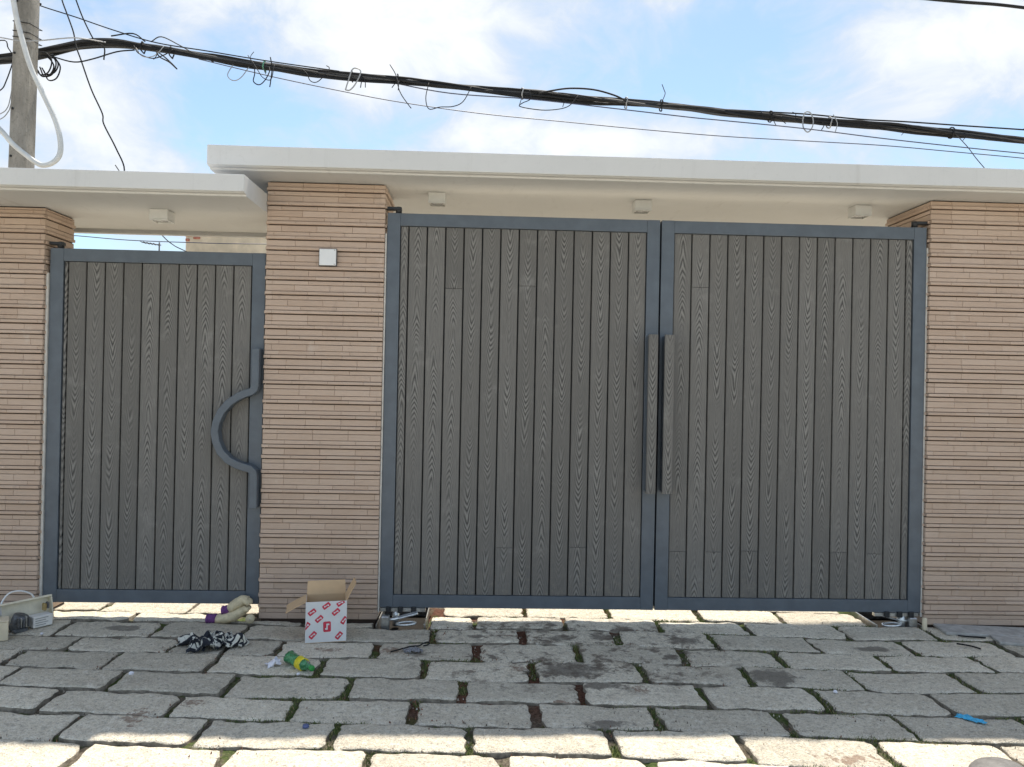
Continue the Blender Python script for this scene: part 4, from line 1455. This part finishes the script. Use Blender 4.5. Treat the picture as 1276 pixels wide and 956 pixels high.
# green bottle
bt = empty('plastic_bottle', (-1.005, -0.888, 0.034), 'crushed green plastic bottle with yellow label lying on a slab', 'bottle')
bt.rotation_euler = (math.pi / 2, 0, math.atan2(-0.19, 0.185) + math.pi / 2)
def crush(o, s=0.006):
    for v in o.data.vertices:
        v.co += Vector((fbm(v.co.x * 30, v.co.y * 30, v.co.z * 24), fbm(v.co.x * 30 + 9, v.co.y * 30, v.co.z * 24), 0)) * s
crush(lathe('body', [(0.020, -0.128), (0.031, -0.124), (0.034, -0.112), (0.031, -0.100), (0.034, -0.085), (0.032, -0.070), (0.034, -0.055), (0.031, -0.040), (0.034, -0.02), (0.033, 0.0), (0.034, 0.03), (0.031, 0.055), (0.020, 0.085), (0.0135, 0.100), (0.0135, 0.118)], 'green_bottle', bt, 20), 0.008)
crush(lathe('label', [(0.0348, -0.006), (0.0362, -0.004), (0.0362, 0.044), (0.0345, 0.047)], 'yellow_label', bt, 20), 0.006)
lathe('cap', [(0.0155, 0.112), (0.0155, 0.128), (0.013, 0.130)], 'green_cap', bt, 16)

# crumpled paper
def crumple(name, w_, d_, amp, mat, nx, ny, seed, fq=9, fold=0.0, uv=False, parent=None, loc=(0, 0, 0), rz=0.0, outline=0.0):
    vs, fs, uvs = [], [], []
    for j in range(ny + 1):
        for i in range(nx + 1):
            u, v = i / nx - 0.5, j / ny - 0.5
            ex = 1 + outline * fbm(u * 3 + seed, v * 3, 2.0)
            x, y = u * w_ * ex, v * d_ * ex
            z = amp * abs(fbm(u * fq + seed, v * fq, seed, 3)) + fold * max(0, 1 - (2 * u) ** 2 - (2 * v) ** 2)
            x += amp * 0.5 * fbm(u * fq + 50, v * fq, seed)
            y += amp * 0.5 * fbm(u * fq + 90, v * fq, seed)
            vs.append((x, y, z))
            uvs.append((i / nx, j / ny))
    for j in range(ny):
        for i in range(nx):
            a = j * (nx + 1) + i
            fs.append((a, a + 1, a + nx + 2, a + nx + 1))
    o = from_data(name, vs, fs, mat, parent, loc, smooth=(name == 'rag'), uvs=uvs if uv else None)
    o.rotation_euler.z = rz
    sd_ = o.modifiers.new('thickness', 'SOLIDIFY')
    sd_.thickness = 0.0012
    sd_.offset = 1
    return o


o = crumple('paper_scrap', 0.075, 0.065, 0.045, 'paper_white', 5, 5, 3.3, 3.0, 0.012, loc=(-1.158, -0.852, 0.004), rz=0.5)
tag(o, 'small crumpled white paper scrap beside the green bottle', 'paper')
o = crumple('rag', 0.29, 0.19, 0.085, 'patterned_rag', 60, 40, 8.1, 4.6, 0.030, True, loc=(-1.610, -0.520, 0.002), rz=0.42, outline=0.45)
tag(o, 'crumpled black and white patterned rag on the slabs', 'rag')

# work gloves
def glove(path, cuff, label, wdt, flat):
    o = empty('work_glove', path[0], label, 'glove', 'work gloves by the small gate')
    of = Vector(path[0])
    cp = catmull(path, 6)
    n_ = len(cp)
    ci = max(3, int(n_ * cuff))
    v_, f_ = tube_data([p - of for p in cp[:ci + 1]], lambda t_: wdt * (0.92 + 0.08 * math.cos(t_ * 40)), 16, flat)
    c_ = from_data('cuff', v_, f_, 'glove_purple', o, smooth=True)
    hand = [p - of for p in cp[ci:]]
    v_, f_ = tube_data(hand, lambda t_: wdt * (0.90 + 0.28 * math.sin(min(1, t_ * 1.25) * math.pi) ** 0.8) * (1 if t_ < 0.9 else 0.9), 16, flat)
    h_ = from_data('palm', v_, f_, 'glove_cotton', o, smooth=True)
    for v in h_.data.vertices:
        v.co += Vector((0, 1, 1)) * 0.006 * fbm(v.co.x * 25, v.co.y * 25, v.co.z * 25)
    # four flattened fingers lying side by side, continuing the bend of the palm
    e0, d_ = hand[-1], (hand[-1] - hand[-3]).normalized()
    sd_ = d_.cross(Vector((0, 0, 1))).normalized()
    dn = Vector((d_.x * 0.2, 0, -1)).normalized()
    for k in range(4):
        s_ = (k - 1.5) * wdt * 0.42
        st_ = e0 + sd_ * s_ - d_ * 0.022
        ln = (0.030, 0.036, 0.034, 0.028)[k]
        pt_ = [st_, st_ + d_ * ln * 0.45 + dn * 0.004, st_ + d_ * ln * 0.85 + dn * 0.014, st_ + d_ * ln + dn * 0.026]
        tube('finger', pt_, lambda t_: 0.0165 * (1 - 0.35 * max(0, t_ - 0.7) / 0.3), 'glove_cotton', o, 9, 4)
    return o


glove([(-1.808, -0.070, 0.026), (-1.770, -0.070, 0.027), (-1.72, -0.070, 0.026), (-1.67, -0.069, 0.034), (-1.62, -0.066, 0.055), (-1.575, -0.062, 0.082), (-1.550, -0.060, 0.102)], 0.27,
      'lower tan cotton work glove with purple cuff by the small gate', 0.043, 0.72)
glove([(-1.712, -0.058, 0.078), (-1.680, -0.058, 0.084), (-1.645, -0.056, 0.104), (-1.61, -0.056, 0.128), (-1.578, -0.056, 0.146), (-1.548, -0.058, 0.146)], 0.28,
      'upper tan cotton work glove with purple cuff, lying on the other glove', 0.040, 0.74)
rl2 = empty('tape_roll', (-1.522, -0.092, 0.034), 'small cream roll lying against the middle pillar beside the gloves', 'roll')
o = lathe('roll_body', [(0.012, -0.018), (0.028, -0.018), (0.030, 0.0), (0.028, 0.018), (0.012, 0.018)], 'glove_cotton', rl2, 18)
o.rotation_euler = (math.pi / 2, 0, 0.2)
o = lathe('roll_core', [(0.0115, -0.0188), (0.0115, 0.0188)], 'beige_block', rl2, 12)
o.rotation_euler = (math.pi / 2, 0, 0.2)

# opened plastic housing with motor, by the left pillar
hg = empty('motor_housing', (-2.905, -0.215, 0.0), 'opened cream plastic housing with grey motor, leaning by the left pillar', 'housing')
ang_ = math.atan2(0.25, 0.14)
hg.rotation_euler = (0, 0, ang_ - 0.10)
# local x runs along the panel, local -y is the open face towards the viewer
tilt = R(-12)
sh = bpy.data.objects.new('shell', bevel_box_mesh('shell', 0.33, 0.008, 0.165, 0.003))
sh.data.materials.append(MATS['cream_plastic'])
link(sh, hg)
sh.location = (0, 0.035, 0.088)
sh.rotation_euler = (tilt, 0, 0)
for (a, b_, c_, d) in ((-0.165, 0.165, 0.070, 0.0825), (-0.165, 0.165, -0.0825, -0.072), (-0.165, -0.156, -0.0715, 0.0695), (0.156, 0.165, -0.0715, 0.0695)):
    box('rim', a, b_, -0.048, -0.0045, c_, d, 'cream_plastic', sh, 0.003)
mo = lathe('motor', [(0.018, -0.055), (0.044, -0.052), (0.047, -0.03), (0.042, -0.01), (0.047, 0.01), (0.044, 0.04), (0.020, 0.045)], 'motor_grey', hg, 14, (-0.055, -0.040, 0.060))
mo.rotation_euler = (0.3, 0.2, 0)
for k in range(5):
    box('winding', -0.085 + 0.015 * k, -0.076 + 0.015 * k, -0.098, -0.076, 0.030 + 0.004 * (k % 2), 0.098 - 0.006 * (k % 3), 'galvanised' if k % 2 else 'motor_grey', hg, 0.003)
box('gear_foot', -0.10, -0.02, -0.085, -0.03, 0.0, 0.022, 'motor_grey', hg, 0.004)
lbx = box('label_block', 0.010, 0.128, -0.085, -0.010, 0.006, 0.078, 'label_white', hg, 0.004)
for k in range(4):
    box('printed_line', -0.048, 0.030 - 0.014 * (k % 2), -0.0386, -0.0376, 0.020 - 0.014 * k, 0.0235 - 0.014 * k, 'print_grey', lbx, 0.0)
box('terminal', 0.095, 0.112, -0.040, -0.004, 0.090, 0.138, 'brass', hg, 0.005)
box('terminal', 0.117, 0.132, -0.036, -0.004, 0.100, 0.140, 'motor_grey', hg, 0.004)
tube('cable', [(-0.13, 0.03, 0.10), (-0.12, 0.05, 0.17), (-0.075, 0.055, 0.225), (-0.01, 0.055, 0.228), (0.05, 0.05, 0.20), (0.075, 0.045, 0.165)], 0.0055, 'white_plastic', hg, 7, 6)
o = empty('beige_block', (-2.955, -0.47, 0.004), 'plain beige box cut off at the left edge of the view', 'box')
bb = box('body', -0.085, 0.085, -0.055, 0.055, 0, 0.112, 'beige_block', o, 0.006, 2)
box('lid', -0.087, 0.087, -0.057, 0.057, 0.1125, 0.120, 'beige_block', o, 0.003)
o.rotation_euler = (0, 0, 0.55)

# bits and pieces on the slabs
o = tube('bent_wire', [(-0.53, -0.635, 0.010), (-0.49, -0.605, 0.012), (-0.455, -0.575, 0.012), (-0.42, -0.55, 0.014), (-0.37, -0.535, 0.014), (-0.35, -0.50, 0.016), (-0.325, -0.475, 0.016), (-0.31, -0.49, 0.014), (-0.325, -0.52, 0.012), (-0.345, -0.53, 0.012)], 0.0045, 'cable_black', None, 6, 5)
tag(o, 'short bent black wire lying on a slab before the left leaf', 'wire')
o = crumple('grit_pile', 0.10, 0.06, 0.022, 'crushed_grit', 14, 10, 4.0, 7, 0.012, loc=(-0.405, -0.598, 0.002), rz=0.2, outline=0.4)
tag(o, 'small heap of grey grit beside the bent black wire', 'grit')
o = crumple('plastic_strip', 0.125, 0.050, 0.014, 'blue_film', 12, 6, 2.0, 3, 0.006, loc=(2.425, -1.512, 0.003), rz=-0.75, outline=0.25)
tag(o, 'scrap of bright blue plastic film on a slab at the right', 'plastic')
cp_ = empty('bottle_cap', (-0.80, -1.632, 0.003), 'tiny dark blue bottle cap on a slab near the shadow edge', 'cap')
lathe('shell', [(0.0145, 0), (0.0150, 0.008), (0.0125, 0.0115)], 'cap_blue', cp_, 16)
lathe('ring', [(0.0158, 0.0), (0.0158, 0.0025)], 'cap_blue', cp_, 16)
for (loc_, sz_, rz_, lab_) in (((3.42, -0.155, 0.008), (0.62, 0.20), -0.13, 'larger loose slate tile lying at the foot of the right pillar'),
                               ((3.56, -0.365, 0.007), (0.42, 0.16), -0.20, 'smaller loose slate tile lying in front of the larger one, at the right edge')):
    o = bpy.data.objects.new('slate_tile', bevel_box_mesh('slate_tile', sz_[0], sz_[1], 0.018, 0.003))
    if not o.data.materials:
        o.data.materials.append(MATS['slate'])
    link(o)
    o.location = (loc_[0], loc_[1], 0.014)
    o.rotation_euler = (0.0, 0.0, rz_)
    tag(o, lab_, 'tile', 'loose slate tiles')
for pts_, lab_ in (([(3.05, -0.405, 0.012), (3.09, -0.435, 0.013), (3.115, -0.455, 0.013), (3.13, -0.475, 0.012), (3.145, -0.50, 0.011)], 'short black wire offcut before the right pillar'),
                   ([(3.16, -0.245, 0.012), (3.22, -0.275, 0.014), (3.32, -0.285, 0.012)], 'black wire offcut beside the loose slate tiles')):
    o = tube('wire_offcut', pts_, 0.005, 'cable_black', None, 6, 4)
    tag(o, lab_, 'wire', 'wire offcuts')
for (x, y, s_, lab_) in ((-1.885, -0.996, 0.014, 'white pebble in a joint near the left'), (-2.727, -0.345, 0.010, 'small white pebble before the motor housing'),
                         (1.90, -1.185, 0.012, 'small white chip lying in a joint at the right'), (-0.99, -0.985, 0.010, 'tiny white crumb beside the bottle')):
    bm = bmesh.new()
    bmesh.ops.create_icosphere(bm, subdivisions=2, radius=s_)
    for v in bm.verts:
        v.co *= 1 + 0.35 * fbm(v.co.x * 60 + x, v.co.y * 60, v.co.z * 60)
        v.co.z *= 0.7
    me = bpy.data.meshes.new('pebble')
    bm.to_mesh(me)
    bm.free()
    o = mesh_obj('pebble', me, 'paper_white', None, (x, y, s_ * 0.5))
    tag(o, lab_, 'pebble', 'white pebbles and chips')
# unidentified grey rounded object cut off by the lower edge, shaped as a plain stone
bm = bmesh.new()
bmesh.ops.create_icosphere(bm, subdivisions=4, radius=1.0)
for v in bm.verts:
    n_ = 1 + 0.03 * fbm(v.co.x * 1.3, v.co.y * 1.3, v.co.z * 1.3)
    v.co = Vector((v.co.x * 0.112 * n_ + 0.02 * v.co.z, v.co.y * 0.10 * n_, v.co.z * 0.055 * n_))
me = bpy.data.meshes.new('round_object')
bm.to_mesh(me)
bm.free()
me.polygons.foreach_set('use_smooth', [True] * len(me.polygons))
o = mesh_obj('round_object', me, 'grey_rounded', None, (2.145, -2.135, 0.044))
tag(o, 'smooth grey rounded object cut off by the lower right edge', 'stone')

scene.render.engine = 'CYCLES'
scene.cycles.max_bounces = 6
scene.cycles.diffuse_bounces = 3
scene.cycles.glossy_bounces = 2
scene.cycles.transmission_bounces = 4
scene.cycles.caustics_reflective = False
scene.cycles.caustics_refractive = False
